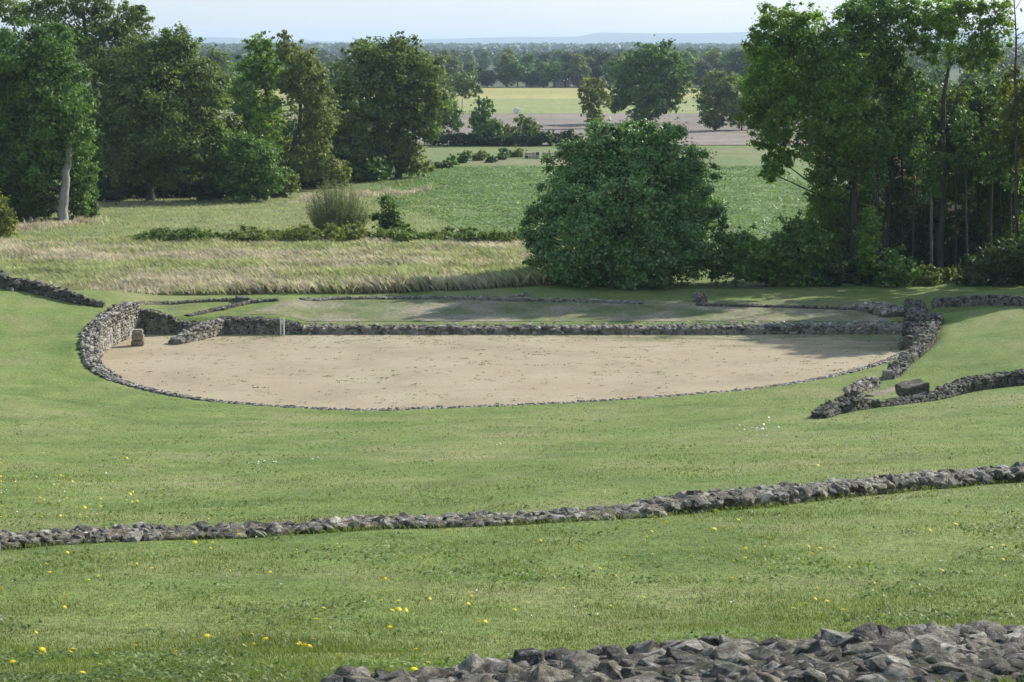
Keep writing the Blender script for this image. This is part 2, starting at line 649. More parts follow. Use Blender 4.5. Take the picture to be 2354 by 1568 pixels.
sheet('terrace', [(-16.5, YB + 1.7), (22.8, YB + 2.05), (24.5, 121.0), (-13.0, 121.0)], 90, 22, .02, M['terrace'])
FY = lambda py: float(flat(1177, py)[1])
sheet('meadow', [(-75, 126), (1, 129.5), (1, 166), (-75, 166)], 150, 80, .05, M['meadow'])
sheet('pasture', [(-110, 166.05), (1, 166.05), (-8, 300), (-110, 300)], 60, 60, .05, M['pasture'])
sheet('crop_field', [(1.1, 140), (75, 140), (75, 272), (-22, 272)], 60, 60, .09, M['crop'])
sheet('grass_field', [(-22, 272.2), (75, 272.2), (100, 322), (-40, 322)], 40, 20, .09, M['pasture'])
sheet('ploughed_field', [(-60, 331), (160, 331), (220, FY(262)), (-90, FY(262))], 20, 20, .10, M['plough'])
sheet('young_grass_field', [(-90, FY(262) + .3), (220, FY(262) + .3), (260, FY(228)), (-100, FY(228))], 20, 20, .10, M['stubble_green'])
sheet('stubble_field', [(-100, FY(228) + .3), (260, FY(228) + .3), (330, FY(203)), (-130, FY(203))], 20, 20, .10, M['stubble'])

# blue hills on the skyline
hx = np.linspace(-7000, 7000, 240)
tops = np.interp(CX + F * hx / 13500, [-1200, 0, 430, 540, 600, 720, 800, 960, 1180, 1330, 1375, 1500, 1730, 2354, 3400],
                 [92, 88, 92, 93, 98, 100, 103, 96, 92, 90, 81, 84, 80, 82, 90])
crest = CAMZ + (111 - tops) * 13500 / F + (vnoise(hx, hx * 0 + 3, 260) - .5) * 5
rows = [(11200, -.5), (12000, .25), (12800, .75), (13500, 1.0), (14600, .8), (16500, -.01)]
hv = np.array([[x, yy, c * k if k > 0 else -1.0] for yy, k in rows for x, c in zip(hx, crest)])
ii = np.arange(len(rows) * 240).reshape(len(rows), 240)
hq = np.stack([ii[:-1, :-1], ii[:-1, 1:], ii[1:, 1:], ii[1:, :-1]], -1).reshape(-1, 4)
tag(mobj('hills', mesh_np('hills', hv, hq, M['hill'], True)), kind='structure')

# ------------------------------------------------------------------ stones and walls
def stone_mesh(k, npts, boxy, mat):
    r = np.random.default_rng(100 + k)
    p = r.normal(size=(npts, 3))
    p /= np.abs(p).max(1)[:, None] ** boxy * np.linalg.norm(p, axis=1)[:, None] ** (1 - boxy)
    p *= r.uniform(.82, 1.0, (npts, 1)) * .5
    bm = bmesh.new()
    for q in p:
        bm.verts.new(q)
    res = bmesh.ops.convex_hull(bm, input=bm.verts[:])
    bmesh.ops.delete(bm, geom=list({g for g in res['geom_interior'] + res['geom_unused'] if isinstance(g, bmesh.types.BMVert)}), context='VERTS')
    if npts > 20:
        bmesh.ops.dissolve_limit(bm, angle_limit=.35, verts=bm.verts[:], edges=bm.edges[:])
        bmesh.ops.bevel(bm, geom=bm.edges[:], offset=.018, segments=1, affect='EDGES', clamp_overlap=True)
    me = bpy.data.meshes.new('stone')
    bm.to_mesh(me)
    bm.free()
    me.materials.append(mat)
    return me


STONES = {}


def stones_of(matkey):
    if matkey not in STONES:
        big = matkey == 'stone'
        STONES[matkey] = [stone_mesh(k + (50 if big else 0), 26 if big else 17, .55 + .04 * (k % 5), M[matkey]) for k in range(12)]
    return STONES[matkey]


def put_stones(root, places, matkey, limit=300):
    """places: (xyz world, euler, scale xyz); the largest in view become single parts, the rest one joined part"""
    rl = np.array(root.location)
    vs_ = stones_of(matkey)
    places.sort(key=lambda p: np.linalg.norm(np.array(p[0]) - (0, 0, CAMZ)) / max(p[2]))
    for loc, eul, sc in places[:limit]:
        o = bpy.data.objects.new('stone', random.choice(vs_))
        o.location = [float(v) for v in np.array(loc) - rl]
        o.rotation_euler = eul
        o.scale = sc
        link(o, root)
    rest = places[limit:]
    if rest:
        V, Fc, n = [], [], 0
        data = []
        for me in vs_:
            v = np.empty(len(me.vertices) * 3, np.float32)
            me.vertices.foreach_get('co', v)
            me.calc_loop_triangles()
            f = np.empty(len(me.loop_triangles) * 3, np.int32)
            me.loop_triangles.foreach_get('vertices', f)
            data.append((v.reshape(-1, 3), f.reshape(-1, 3)))
        for loc, eul, sc in rest:
            v, f = random.choice(data)
            R = np.array(Euler(eul).to_matrix())
            V.append((v * np.array(sc)) @ R.T + (np.array(loc) - rl))
            Fc.append(f + n)
            n += len(v)
        o = mobj('small_stones', mesh_np('small_stones', np.vstack(V), np.vstack(Fc), M[matkey]), root)
        o['kind'] = 'stuff'


def resample(P, step):
    P = np.array(P, float)
    d = np.r_[0, np.cumsum(np.linalg.norm(np.diff(P[:, :2], axis=0), axis=1))]
    n = max(2, int(d[-1] / step) + 1)
    s = np.linspace(0, d[-1], n)
    return np.stack([np.interp(s, d, P[:, k]) for k in range(P.shape[1])], 1), d[-1]


def wall(name, label, pts, width, stone, matkey='stone_far', core='mortar_far', cat='wall', base=None, cover=1.0, top_only=False,
         rough=.25, sink=.35, tilt=.25, both=False, flatk=.62, fill=1.0, bury=(.22, .5)):
    """pts: rows of world x, y, height above the ground along the wall's middle line"""
    P, L = resample(pts, max(.18, stone * .8))
    n = len(P)
    t = np.gradient(P[:, :2], axis=0)
    t /= np.linalg.norm(t, axis=1)[:, None] + 1e-9
    nrm = np.stack([t[:, 1], -t[:, 0]], 1)
    if base is None:
        zb = T(P[:, 0], P[:, 1])
        kk = np.ones(5) / 5
        if n > 5:
            zb = np.convolve(np.pad(zb, 2, mode='edge'), kk, 'valid')
    else:
        zb = np.full(n, float(base))
    loc = (P[0, 0], P[0, 1], zb[0])
    root = empty(name, loc, label, cat)
    r = np.random.default_rng(abs(hash(label)) % 1000 if False else len(label) * 7 + n)
    # core
    prof = [(-.5, -sink, 0), (-.49, .5, 1), (-.36, .92, 1), (0, .97, 1), (.36, .92, 1), (.49, .5, 1), (.5, -sink, 0)]
    V = []
    wv = width * (1 + rough * (r.random(n) - .5))
    hh = P[:, 2] * (1 + rough * .5 * (r.random(n) - .5))
    inset = stone * .12
    for i in range(n):
        for a, b, kind in prof:
            jx, jz = r.normal(0, .03, 2) * stone
            w = max(wv[i] - 2 * inset, .1)
            z = zb[i] + (b * max(hh[i] - inset * .6, .04) if kind else b) + jz
            o = a * w + jx
            V.append((P[i, 0] + nrm[i, 0] * o - loc[0], P[i, 1] + nrm[i, 1] * o - loc[1], z - loc[2]))
    k = len(prof)
    Fq = [(i * k + j, i * k + j + 1, (i + 1) * k + j + 1, (i + 1) * k + j) for i in range(n - 1) for j in range(k - 1)]
    me_ = mesh_np('core', np.array(V), np.array(Fq), M[core])
    bm = bmesh.new()
    bm.from_mesh(me_)
    bm.verts.ensure_lookup_table()
    for e in (0, n - 1):
        bm.faces.new([bm.verts[e * k + j] for j in range(k)])
    bmesh.ops.recalc_face_normals(bm, faces=bm.faces[:])
    bm.to_mesh(me_)
    bm.free()
    mobj('core', me_, root)
    # stones
    pl = []
    nst = max(2, int(L / (stone * .95 / fill)))
    for i in range(nst):
        s = (i + r.uniform(.2, .8)) / nst * (n - 1)
        a, b = int(s), min(int(s) + 1, n - 1)
        f = s - int(s)
        c = P[a] * (1 - f) + P[b] * f
        zz = zb[a] * (1 - f) + zb[b] * f
        nn = nrm[a]
        ang = math.atan2(t[a, 1], t[a, 0])
        h, w = c[2], width
        side = 1 if (nn[1] < 0) else -1
        nt_ = max(1, int(round(w / (stone * .85) * fill)))
        for q in range(nt_):                                  # top course
            if r.random() > cover:
                continue
            o = ((q + r.uniform(.3, .7)) / nt_ - .5) * (w * .96)
            k_ = stone * float(np.clip(r.lognormal(-.1, .42), .45, 1.55))
            sc = (k_ * r.uniform(.95, 1.5), k_ * r.uniform(.7, 1.05), k_ * r.uniform(.45, .85) * flatk / .62)
            pl.append(((c[0] + nn[0] * o, c[1] + nn[1] * o, zz + h - sc[2] * r.uniform(*bury)),
                       (r.normal(0, tilt), r.normal(0, tilt), ang + r.normal(0, .35)), sc))
        if top_only:
            continue
        z = stone * .25
        while z < h - stone * .35:                             # face courses
            for sd in ((side, -side) if both else (side,)):
                if r.random() > cover:
                    continue
                o = sd * (w * .5 - stone * .22)
                k_ = stone * r.uniform(.75, 1.2)
                j = r.uniform(-.4, .4) * stone
                sc = (k_ * r.uniform(1.0, 1.5), k_ * .6, k_ * r.uniform(.55, .8))
                pl.append(((c[0] + nn[0] * o + t[a, 0] * j, c[1] + nn[1] * o + t[a, 1] * j, zz + z),
                           (r.normal(0, .1), r.normal(0, .1), ang + r.normal(0, .12)), sc))
            z += stone * .62
    put_stones(root, pl, matkey)
    return root


def pxwall(pts):
    """picture points on the ground -> world x, y with heights"""
    out = []
    for px, py, h in pts:
        g = G(px, py)
        out.append((g[0], g[1], h))
    return catmull(out, 5) if len(out) > 2 else np.array(out)


# the curved arena wall, from the tall left end round to the low kerb on the right
def offset_path(P, d):
    t = np.gradient(P[:, :2], axis=0)
    t /= np.linalg.norm(t, axis=1)[:, None]
    nn = np.stack([t[:, 1], -t[:, 0]], 1)
    c = ARENA_C[:, :2].mean(0)
    if ((P[:, :2] - c) * nn).sum() < 0:
        nn = -nn
    return np.column_stack([P[:, :2] + nn * d, P[:, 2]])


nL = 4 * 7
left_arc = offset_path(ARENA[:nL + 1], .45)
left_arc[:, 2] = np.interp(np.linspace(0, 1, nL + 1), [0, .15, .4, .7, 1], [1.95, 1.95, 1.65, 1.0, .55])
wall('curved_wall', 'tall curved stone wall closing the left end of the sandy arena', left_arc, .95, .27, 'stone_far', 'mortar_far', base=0.0, both=True)
front_arc = offset_path(ARENA[nL:4 * 21 + 1], .33)
front_arc[:, 2] = np.interp(np.linspace(0, 1, len(front_arc)), [0, .2, .9, 1], [.5, .28, .22, .16])
wall('kerb_wall', 'long low stone kerb along the front edge of the sandy arena', front_arc, .5, .19, 'stone_far', 'mortar_far', base=0.0, tilt=.2, cover=.85)

# back wall of the arena
def yline(px0, px1, h0, h1, y=None, n=2):
    y = YB + .55 if y is None else y
    x0, x1 = (px0 - CX) / F * 110.8, (px1 - CX) / F * 110.8
    return x0, x1


sx = lambda px: (px - CX) / F * (YB + .2) * 1.0
XS = lambda px: float(at(px, 770, YB)[0])
wall('stage_wall', 'long straight low wall along the back of the sandy arena',
     [(XS(694), YB + 1.0, .5), (XS(900), YB + 1.0, .46), (XS(1400), YB + 1.0, .48), (XS(2085), YB + 1.0, .55)], 2.0, .34, 'stone_far', 'mortar_far', base=0.0, cover=.8, tilt=.15)
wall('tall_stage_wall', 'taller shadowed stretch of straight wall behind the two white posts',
     [(XS(497), YB + .6, .98), (XS(600), YB + .6, .9), (XS(655), YB + .6, .72), (XS(692), YB + .6, .55)], 1.1, .28, 'stone_dark', 'mortar', base=0.0, tilt=.12)  # dark stone and mortar paint in the shade of this face
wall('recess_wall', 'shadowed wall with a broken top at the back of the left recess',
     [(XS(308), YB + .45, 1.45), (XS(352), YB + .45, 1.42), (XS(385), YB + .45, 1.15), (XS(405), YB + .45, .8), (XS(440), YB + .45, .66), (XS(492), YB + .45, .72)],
     .85, .25, 'stone_dark', 'mortar', base=0.0, tilt=.12)  # recess shade painted in with darker stone and mortar
a, b = flat(500, 771), flat(398, 792)
wall('return_wall', 'sunlit broken wall stepping forward into the arena beside the recess',
     [(a[0], a[1] + .5, .95), (a[0] * .6 + b[0] * .4, a[1] * .6 + b[1] * .4, .8), (a[0] * .3 + b[0] * .7, a[1] * .3 + b[1] * .7, .62), (b[0], b[1], .3)],
     .8, .3, 'stone_far', 'mortar_far', base=0.0, both=True, tilt=.3)

# squared stump standing on the sand
p = flat(318, 794)
root = empty('stone_stump', (p[0], p[1], 0), 'squared weathered stone stump standing free on the sand', 'stone block')
for z, sx_, sy_, sz_ in ((.16, .72, .6, .34), (.50, .66, .56, .36), (.79, .6, .52, .26)):
    bm = bmesh.new()
    vs__ = box_bm(bm, (0, 0, 0), (sx_, sy_, sz_))
    bmesh.ops.bevel(bm, geom=bm.edges[:], offset=.06, segments=2, affect='EDGES')
    for v in bm.verts:
        v.co += Vector(rng.normal(0, .014, 3))
    bm_obj('stone', bm, M['stone_pale'], root, (rng.normal(0, .02), 0, z))

# two thin white posts against the wall
for px, label in ((646, 'thin white post against the wall, the slimmer of the pair'), (653, 'thin white post against the wall, the stouter of the pair')):
    p = flat(px, 770.5)
    r_ = .035 if px == 646 else .055
    root = empty('marker_post', (p[0], p[1] - .12, 0), label, 'post')
    tb = Tubes(8)
    tb.add([(0, 0, -.1), (0, 0, .5), (0, 0, 1.02)], [r_, r_, r_ * .96])
    mobj('shaft', tb.mesh('shaft', M['white_post']), root)
    tb = Tubes(8)
    tb.add([(0, 0, 1.02), (0, 0, 1.05), (0, 0, 1.06)], [r_ * 1.1, r_ * 1.05, .005])
    mobj('cap', tb.mesh('cap', M['white_post']), root)

# ruins on the right of the arena
wall('radial_wall', 'rubble wall climbing the bank at the right end of the arena',
     pxwall([(2044, 872, .3), (2070, 852, .45), (2098, 832, .6), (2124, 808, .85), (2140, 786, 1.1)]), .7, .3, 'stone_dark', 'mortar', both=True, tilt=.35)
pm = flat(2105, 800)
wall('broken_mound', 'dark broken masonry mound at the right end of the arena',
     [(XS(2066) - .2, pm[1] - 1.2, .35), (pm[0] + .2, pm[1] - .2, 1.2), (pm[0] + .7, pm[1] + 1.6, 1.75), (XS(2110), pm[1] + 3.2, 1.5)], 2.1, .34, 'stone_dark', 'mortar', base=0.0, both=True, tilt=.4)
wall('corner_wall', 'dark rubble corner wall joining the straight back wall on the right',
     [(XS(2096) + .4, YB + .6, 1.0), (XS(2110) + .5, YB + 2.6, 1.05), (XS(2118) + .6, YB + 5.2, .95), (XS(2112) + 1.6, YB + 8.5, .9)], 1.3, .32, 'stone_dark', 'mortar', base=0.1, both=True, tilt=.35)
wall('rubble_spill', 'flat spill of grey rubble beside the corner wall',
     [(XS(2030), YB + 6.6, .18), (XS(2070), YB + 5.4, .25), (XS(2100), YB + 3.6, .3)], 2.6, .28, 'stone_far', 'mortar', top_only=True, cover=.8, tilt=.4)
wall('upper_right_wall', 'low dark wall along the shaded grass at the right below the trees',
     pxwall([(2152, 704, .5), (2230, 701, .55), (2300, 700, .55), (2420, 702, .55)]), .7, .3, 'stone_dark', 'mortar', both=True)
wall('stub_wall', 'short broken wall stub at the low end of the pale ramp',
     pxwall([(1958, 914, .35), (1975, 906, .5), (2008, 892, .55)]), .7, .32, 'stone_far', 'mortar', both=True, tilt=.35)
wall('bank_wall', 'dark rubble wall climbing the grassy bank on the right',
     pxwall([(2100, 925, .28), (2160, 915, .32), (2190, 908, .5), (2230, 900, .6), (2300, 890, .62), (2420, 876, .65)]), .75, .27, 'stone_dark', 'mortar', both=True, tilt=.4)
wall('bank_wall_tail', 'low rubble tail running downhill from the fallen boulder',
     pxwall([(1884, 962, .22), (1910, 952, .42), (1950, 944, .5), (1990, 938, .38), (2030, 934, .16), (2060, 930, .14), (2098, 925, .26)]), .75, .24, 'stone_dark', 'mortar', both=True, tilt=.4)


def rock(name, label, px, py, size, mat, rz=0, tilt=(0, 0), cat='boulder', seed=0, sub=3, sink=.15):
    g = G(px, py)
    r = np.random.default_rng(seed)
    bm = bmesh.new()
    box_bm(bm, (0, 0, 0), size)
    bmesh.ops.bevel(bm, geom=bm.edges[:], offset=min(size) * .14, segments=1, affect='EDGES')
    bmesh.ops.subdivide_edges(bm, edges=bm.edges[:], cuts=2, use_grid_fill=True)
    for v in bm.verts:
        n3 = np.array([vnoise(v.co.x * 3 + 7 * k + seed, v.co.y * 3 + v.co.z * 2.3, .9) - .5 for k in range(3)])
        v.co += Vector(n3 * min(size) * .2)
    R = Euler((tilt[0], tilt[1], rz)).to_matrix().to_4x4()
    bmesh.ops.transform(bm, matrix=R, verts=bm.verts)
    zmin = min(v.co.z for v in bm.verts)
    bmesh.ops.translate(bm, vec=(0, 0, -zmin), verts=bm.verts)
    o = bm_obj(name, bm, mat, None, (g[0], g[1], g[2] - sink))
    return tag(o, label, cat)


rock('boulder', 'big squared grey boulder lying tilted on the rubble wall', 2096, 912, (1.2, 1.0, .5), M['stone_pale'], .3, (.08, -.2), seed=3, sink=.05)
rock('stone_block', 'squared grey block with grass on top beside the rising wall', 2052, 850, (.45, .45, .5), M['stone_far'], .2, (.05, .05), 'stone block', 5)
rock('stone_block', 'squared grey block at the foot of the rising wall above the ramp', 2040, 872, (.5, .45, .55), M['stone_far'], -.1, (.05, .1), 'stone block', 6)
# pale sloping ramp of mortar
a, b = G(2108, 882), G(1998, 912)
tb = [(a[0], a[1], .12), ((a[0] + b[0]) / 2, (a[1] + b[1]) / 2, .14), (b[0], b[1], .1)]
wall('mortar_ramp', 'smooth pale mortar ramp sloping down the bank', tb, .55, .3, 'mortar_pale', 'mortar_pale', top_only=True, cover=0.0, rough=.08)

# left wing wall and low foundations behind the arena
wall('wing_wall', 'stepped stone wall running down the bank in front of the tall meadow grass',
     pxwall([(-60, 640, .75), (0, 652, .75), (60, 668, .7), (120, 683, .65), (165, 694, .6), (200, 701, .4), (240, 706, .3)]), .65, .42, 'stone_dark', 'mortar', both=True, flatk=.5)
wall('foundation_wall', 'thin line of footing stones dividing the mown strips behind the curved wall',
     pxwall([(262, 704, .14), (350, 699, .16), (450, 695, .16), (545, 692, .18)]), .35, .18, 'stone_dark', 'mortar', top_only=True)
wall('diagonal_footing', 'ragged diagonal footing of stones rising to a dark lump',
     pxwall([(430, 727, .1), (480, 717, .14), (530, 706, .16), (575, 696, .16), (640, 691, .14)]), .6, .18, 'stone_far', 'mortar', top_only=True, cover=.5)
rock('stone_lump', 'single dark stone at the end of the thin footing line', 558, 693, (.9, .6, .4), M['stone_dark'], .2, (0, .1), 'boulder', 8)
wall('back_footing', 'long ragged footing of stones in front of the tall grass and round bush',
     pxwall([(690, 688, .12), (800, 688, .16), (950, 687, .18), (1100, 689, .2), (1200, 692, .2), (1350, 694, .2), (1478, 698, .16)]), .6, .2, 'stone_far', 'mortar_far', top_only=True, cover=.6)
wall('cross_footing', 'short spur of loose stones crossing the long back footing',
     pxwall([(1150, 690, .1), (1185, 682, .12), (1215, 676, .1)]), .5, .22, 'stone_far', 'mortar', top_only=True, cover=.7)
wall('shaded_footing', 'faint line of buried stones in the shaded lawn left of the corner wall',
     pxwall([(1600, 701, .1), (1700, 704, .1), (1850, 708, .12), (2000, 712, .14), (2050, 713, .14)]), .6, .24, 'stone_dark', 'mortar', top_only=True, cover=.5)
wall('upright_stump', 'small upright masonry stump on the shaded lawn near the round bush',
     pxwall([(1598, 693, .55), (1608, 695, .6), (1622, 697, .4)]), .6, .26, 'stone_far', 'mortar', both=True, tilt=.35)

# the two walls on the near slope
mid = pxwall([(-60, 1262, 0.19), (60, 1252, 0.19), (200, 1243, 0.19), (400, 1236, 0.17), (640, 1226, 0.16), (860, 1212, 0.16), (1100, 1206, 0.16), (1300, 1196, 0.15),
              (1480, 1187, 0.14), (1520, 1180, 0.22), (1700, 1166, 0.24), (1860, 1148, 0.21), (2000, 1134, 0.21), (2160, 1118, 0.21), (2300, 1106, 0.22), (2430, 1096, 0.22)])
mid[:, 2] *= np.interp(mid[:, 0], [-12, 0, 3, 12], [1.0, 1.0, 1.45, 1.5])
wall('middle_wall', 'long low mossy stone wall crossing the whole grassy slope', mid, .74, .27, 'stone', 'mortar', tilt=.3, rough=.4, flatk=.66, fill=1.4, cover=.92, bury=(.28, .68))
near = pxwall([(800, 1650, .06), (950, 1640, .1), (1100, 1634, .13), (1280, 1616, .15), (1420, 1602, .15), (1560, 1590, .18), (1750, 1582, .18),
               (1950, 1580, .2), (2150, 1570, .22), (2300, 1548, .25), (2440, 1529, .26)])
wall('near_wall', 'broad lichened rubble wall of big stones at the foot of the lawn', near, 1.6, .27, 'stone', 'mortar', tilt=.3, rough=.3, both=True, flatk=.72, fill=1.75, bury=(.32, .62))

# ------------------------------------------------------------------ foliage
def quads_at(c, nrm, size, aspect=.62, r=None):
    """one pointed leaf blade per centre; returns verts, faces"""
    r = r or rng
    n = len(c)
    nrm = nrm / (np.linalg.norm(nrm, axis=1)[:, None] + 1e-9)
    a = np.cross(nrm, r.normal(size=(n, 3)))
    a /= np.linalg.norm(a, axis=1)[:, None] + 1e-9
    b = np.cross(nrm, a)
    L = (size * r.uniform(.6, 1.35, n))[:, None] * .5
    W = L * aspect
    V = np.stack([c - a * L + b * W * 1.25, c + a * L, c - a * L * .8 - b * W * 1.25], 1).reshape(-1, 3)
    return V, np.arange(3 * n).reshape(n, 3)


DENS = 2.2
LEAVES = [0]


def crown_points(lobes, leaf, cover, r, gap=.12, clump=.30, inner=.18, tight=.6, spray=.22):
    C, Nn, twigs = [], [], []
    for c, rad in lobes:
        rm = float(np.mean(rad))
        n = int(cover * DENS * 4 * math.pi * rm * rm / (leaf * leaf * .42))
        m = int(np.clip(16 + rm * 12, 20, 140))
        d = r.normal(size=(m, 3))
        d /= np.linalg.norm(d, axis=1)[:, None]
        fac = r.uniform(tight, 1.05, m)
        keep = r.random(m) > gap
        d, fac = d[keep], fac[keep]
        m = len(d)
        cc = c + d * fac[:, None] * rad
        rc = rm * clump * r.uniform(.55, 1.25, m)
        sp = r.random(m) < spray
        cc[sp] = c + d[sp] * (r.uniform(1.0, 1.18, sp.sum()))[:, None] * rad
        rc[sp] *= .45
        w = rc ** 2
        cnt = np.maximum((n * (1 - inner) * w / w.sum()).astype(int), 3)
        for k in range(m):
            q = r.normal(size=(cnt[k], 3))
            q /= np.linalg.norm(q, axis=1)[:, None]
            rr = np.abs(r.normal(0, .62, cnt[k]))
            pos = cc[k] + q * (rr * rc[k])[:, None] * (1.25, 1.25, .85)
            C.append(pos)
            Nn.append(q * .35 + d[k] * .45 + np.array([0, 0, .3]) + r.normal(0, .6, q.shape))
            if k % 3 == 0:
                twigs.append((c, cc[k]))
        ni = int(n * inner)
        q = r.normal(size=(ni, 3))
        q /= np.linalg.norm(q, axis=1)[:, None]
        C.append(c + q * (r.random(ni) ** .4 * .8)[:, None] * rad)
        Nn.append(q + r.normal(0, .6, q.shape))
    LEAVES[0] += sum(len(q) for q in C)
    return np.vstack(C), np.vstack(Nn), twigs


def tree(name, label, Y, lobes, mat, trunk=None, bark='bark', cover=1.0, leaf=None, cat='tree', gap=.12, clump=.25, inner=.18,
         seed=1, depth=.9, group=None, twig=True, base_px=None, off=0.0, grow=1.1, tight=.6, spray=.22):
    """lobes: picture (x, y, rx, ry[, depth offset]) at distance Y; trunk: picture (x, y, radius m[, depth offset])"""
    r = np.random.default_rng(seed)
    s = Y / F
    leaf = (leaf or Y * .00135) * 1.12
    W = []
    for lb in lobes:
        px, py, rx, ry = lb[:4]
        rx, ry = rx * grow, ry * grow
        yo = lb[4] if len(lb) > 4 else r.uniform(-.35, .35) * rx * s
        W.append((at(px, py, Y + yo), np.array([rx * s, .5 * (rx + ry) * s * depth, ry * s])))
    if trunk is None:
        cxm = np.mean([l[0] for l in lobes])
        bot = max(l[1] + l[3] for l in lobes)
        bx = base_px if base_px is not None else cxm
        top = min(l[1] for l in lobes)
        r0 = .018 * (bot - top) * s + .05
        trunk = [(bx, bot + 2, r0), ((bx + cxm) / 2, bot * .65 + top * .35, r0 * .7), (cxm, bot * .3 + top * .7, r0 * .35)]
    tp = [at(t[0], t[1], Y + (t[3] if len(t) > 3 else off)) for t in trunk]
    tr = [t[2] * .75 for t in trunk]
    gz0 = T1(tp[0][0], tp[0][1])
    base = np.array([tp[0][0], tp[0][1], gz0])
    tp[0] = base - np.array([0, 0, .25])
    root = empty(name, base, label, cat, group)
    C, Nn, tw = crown_points(W, leaf, cover, r, gap, clump, inner, tight, spray)
    ok = C[:, 2] > T(C[:, 0], C[:, 1]) + .06
    C, Nn = C[ok], Nn[ok]
    V, Fq = quads_at(C - base, Nn, np.full(len(C), leaf), .66, r)
    mobj('crown', mesh_np('crown', V, Fq, mat), root)
    tb = Tubes(8)
    P = catmull(np.column_stack([np.array(tp) - base, tr]), 4)
    P[0, 3] *= 1.35
    P[1:-1, :2] += r.normal(0, .06, (len(P) - 2, 2)) * P[1:-1, 3:4] * 3
    tb.add(P[:, :3], np.maximum(P[:, 3], .02))
    mobj('trunk', tb.mesh('trunk', M[bark]), root)
    if twig:
        tb = Tubes(5)
        for c, rad in W:
            c = c - base
            below = P[P[:, 2] < c[2] + .5 * rad[2]]
            src = below[-1] if len(below) else P[-1]
            src = below[int(len(below) * .75)] if len(below) > 3 else src
            hd = math.hypot(c[0] - src[0], c[1] - src[1])
            if c[2] - src[2] < .35 * hd:
                low = P[P[:, 2] < c[2] - .45 * hd]
                if len(low) < 2:
                    continue
                src = low[-1]
            rr = max(.3 * src[3], .03)
            midp = (src[:3] + c) / 2 + r.normal(0, .06, 3) * np.linalg.norm(c - src[:3]) + np.array([0, 0, -.05 * np.linalg.norm(c - src[:3])])
            tb.add([src[:3], midp, c], [rr, rr * .75, rr * .45])
            for c0, c1 in tw:
                if np.allclose(c0 - base, c):
                    e = c1 - base
                    mm = (c + e) / 2 + r.normal(0, .05, 3) * np.linalg.norm(e - c)
                    tb.add([c, mm, e], [rr * .4, rr * .28, .012])
        if tb.n:
            mobj('branches', tb.mesh('branches', M['bark']), root)
    return root


# --- left grove
tree('tall_tree', 'dense rounded tree with one bare pale trunk at the edge of the left grove', 180,
     [(30, 130, 85, 70), (110, 120, 65, 60), (40, 230, 110, 90), (140, 220, 60, 90), (165, 300, 45, 70), (60, 330, 110, 90), (-60, 200, 90, 120), (-70, 340, 90, 100),
      (125, 360, 55, 60, 2.5), (60, 430, 80, 60, 3), (180, 390, 38, 60, 3.5), (185, 450, 30, 45, 4), (0, 470, 60, 45, 2), (85, 480, 45, 38, 2.5)],
     M['leaf_deep'], [(145, 517, .66), (148, 470, .56), (151, 410, .52), (158, 345, .44), (130, 220, .28), (100, 120, .15)], 'bark_pale', 1.0, seed=2)
tree('yellow_bush', 'yellowish green bush at the far left edge of the meadow', 163, [(-5, 490, 30, 45), (8, 520, 30, 40), (-20, 535, 40, 35)], M['leaf_yellow'],
     cat='bush', seed=3, cover=.8)
tree('oak_tree', 'tallest airy oak with sky showing through its top in the left grove', 214,
     [(185, 70, 80, 55), (100, 35, 75, 38), (270, 45, 62, 40), (230, 130, 80, 60), (305, 90, 45, 42), (20, 20, 60, 35), (190, 5, 80, 32), (140, 120, 60, 45), (320, 40, 28, 24)],
     M['leaf_oak'], [(235, 455, .55), (228, 330, .5), (215, 200, .42), (200, 100, .3), (190, 30, .15)], 'bark', .62, seed=4, gap=.28)
tree('oak_tree', 'broad spreading oak with dark low branches in the left grove', 209,
     [(330, 150, 95, 75), (405, 105, 48, 38), (420, 160, 70, 65), (270, 230, 80, 80), (370, 250, 105, 90), (470, 215, 52, 68), (245, 330, 62, 62), (330, 350, 85, 55), (430, 330, 80, 70), (495, 300, 42, 60), (290, 395, 60, 28), (400, 395, 70, 28)],
     M['leaf_oak'], [(345, 458, .6), (345, 390, .5), (350, 300, .42), (360, 200, .3), (365, 130, .15)], 'bark', .95, seed=5)
tree('round_tree', 'low rounded tree at the front of the left grove, foliage down to the grass', 208,
     [(575, 375, 72, 62), (520, 345, 50, 55), (620, 405, 42, 40), (530, 415, 55, 38), (585, 425, 55, 28)], M['leaf_deep'], cat='tree', seed=6)
tree('forked_tree', 'slender twin topped tree with a light left flank behind the low rounded tree', 228,
     [(595, 98, 27, 28), (588, 145, 42, 40), (570, 215, 42, 60), (605, 270, 50, 60), (560, 300, 40, 45), (625, 165, 30, 40), (600, 340, 60, 35)],
     M['leaf_fresh'], [(640, 425, .32), (632, 340, .28), (615, 240, .22), (600, 130, .12)], 'bark', .8, seed=7, gap=.2)
tree('forked_tree', 'olive tree with bare dark forked stems beside the twin topped tree', 226,
     [(655, 100, 24, 25), (685, 145, 42, 45), (715, 200, 42, 55), (740, 265, 45, 55), (720, 330, 42, 50), (690, 375, 50, 38), (670, 195, 32, 45), (745, 380, 40, 30)],
     M['leaf_olive'], [(658, 430, .34), (668, 350, .3), (690, 280, .26), (684, 200, .18), (668, 120, .1)], 'bark', .8, seed=8, gap=.2)
tree('bushy_tree', 'narrow upright tree between the olive tree and the big corner oak', 240,
     [(785, 220, 38, 48), (800, 280, 48, 60), (780, 330, 55, 55), (815, 350, 42, 50), (760, 385, 55, 28)], M['leaf_oak'], seed=9)
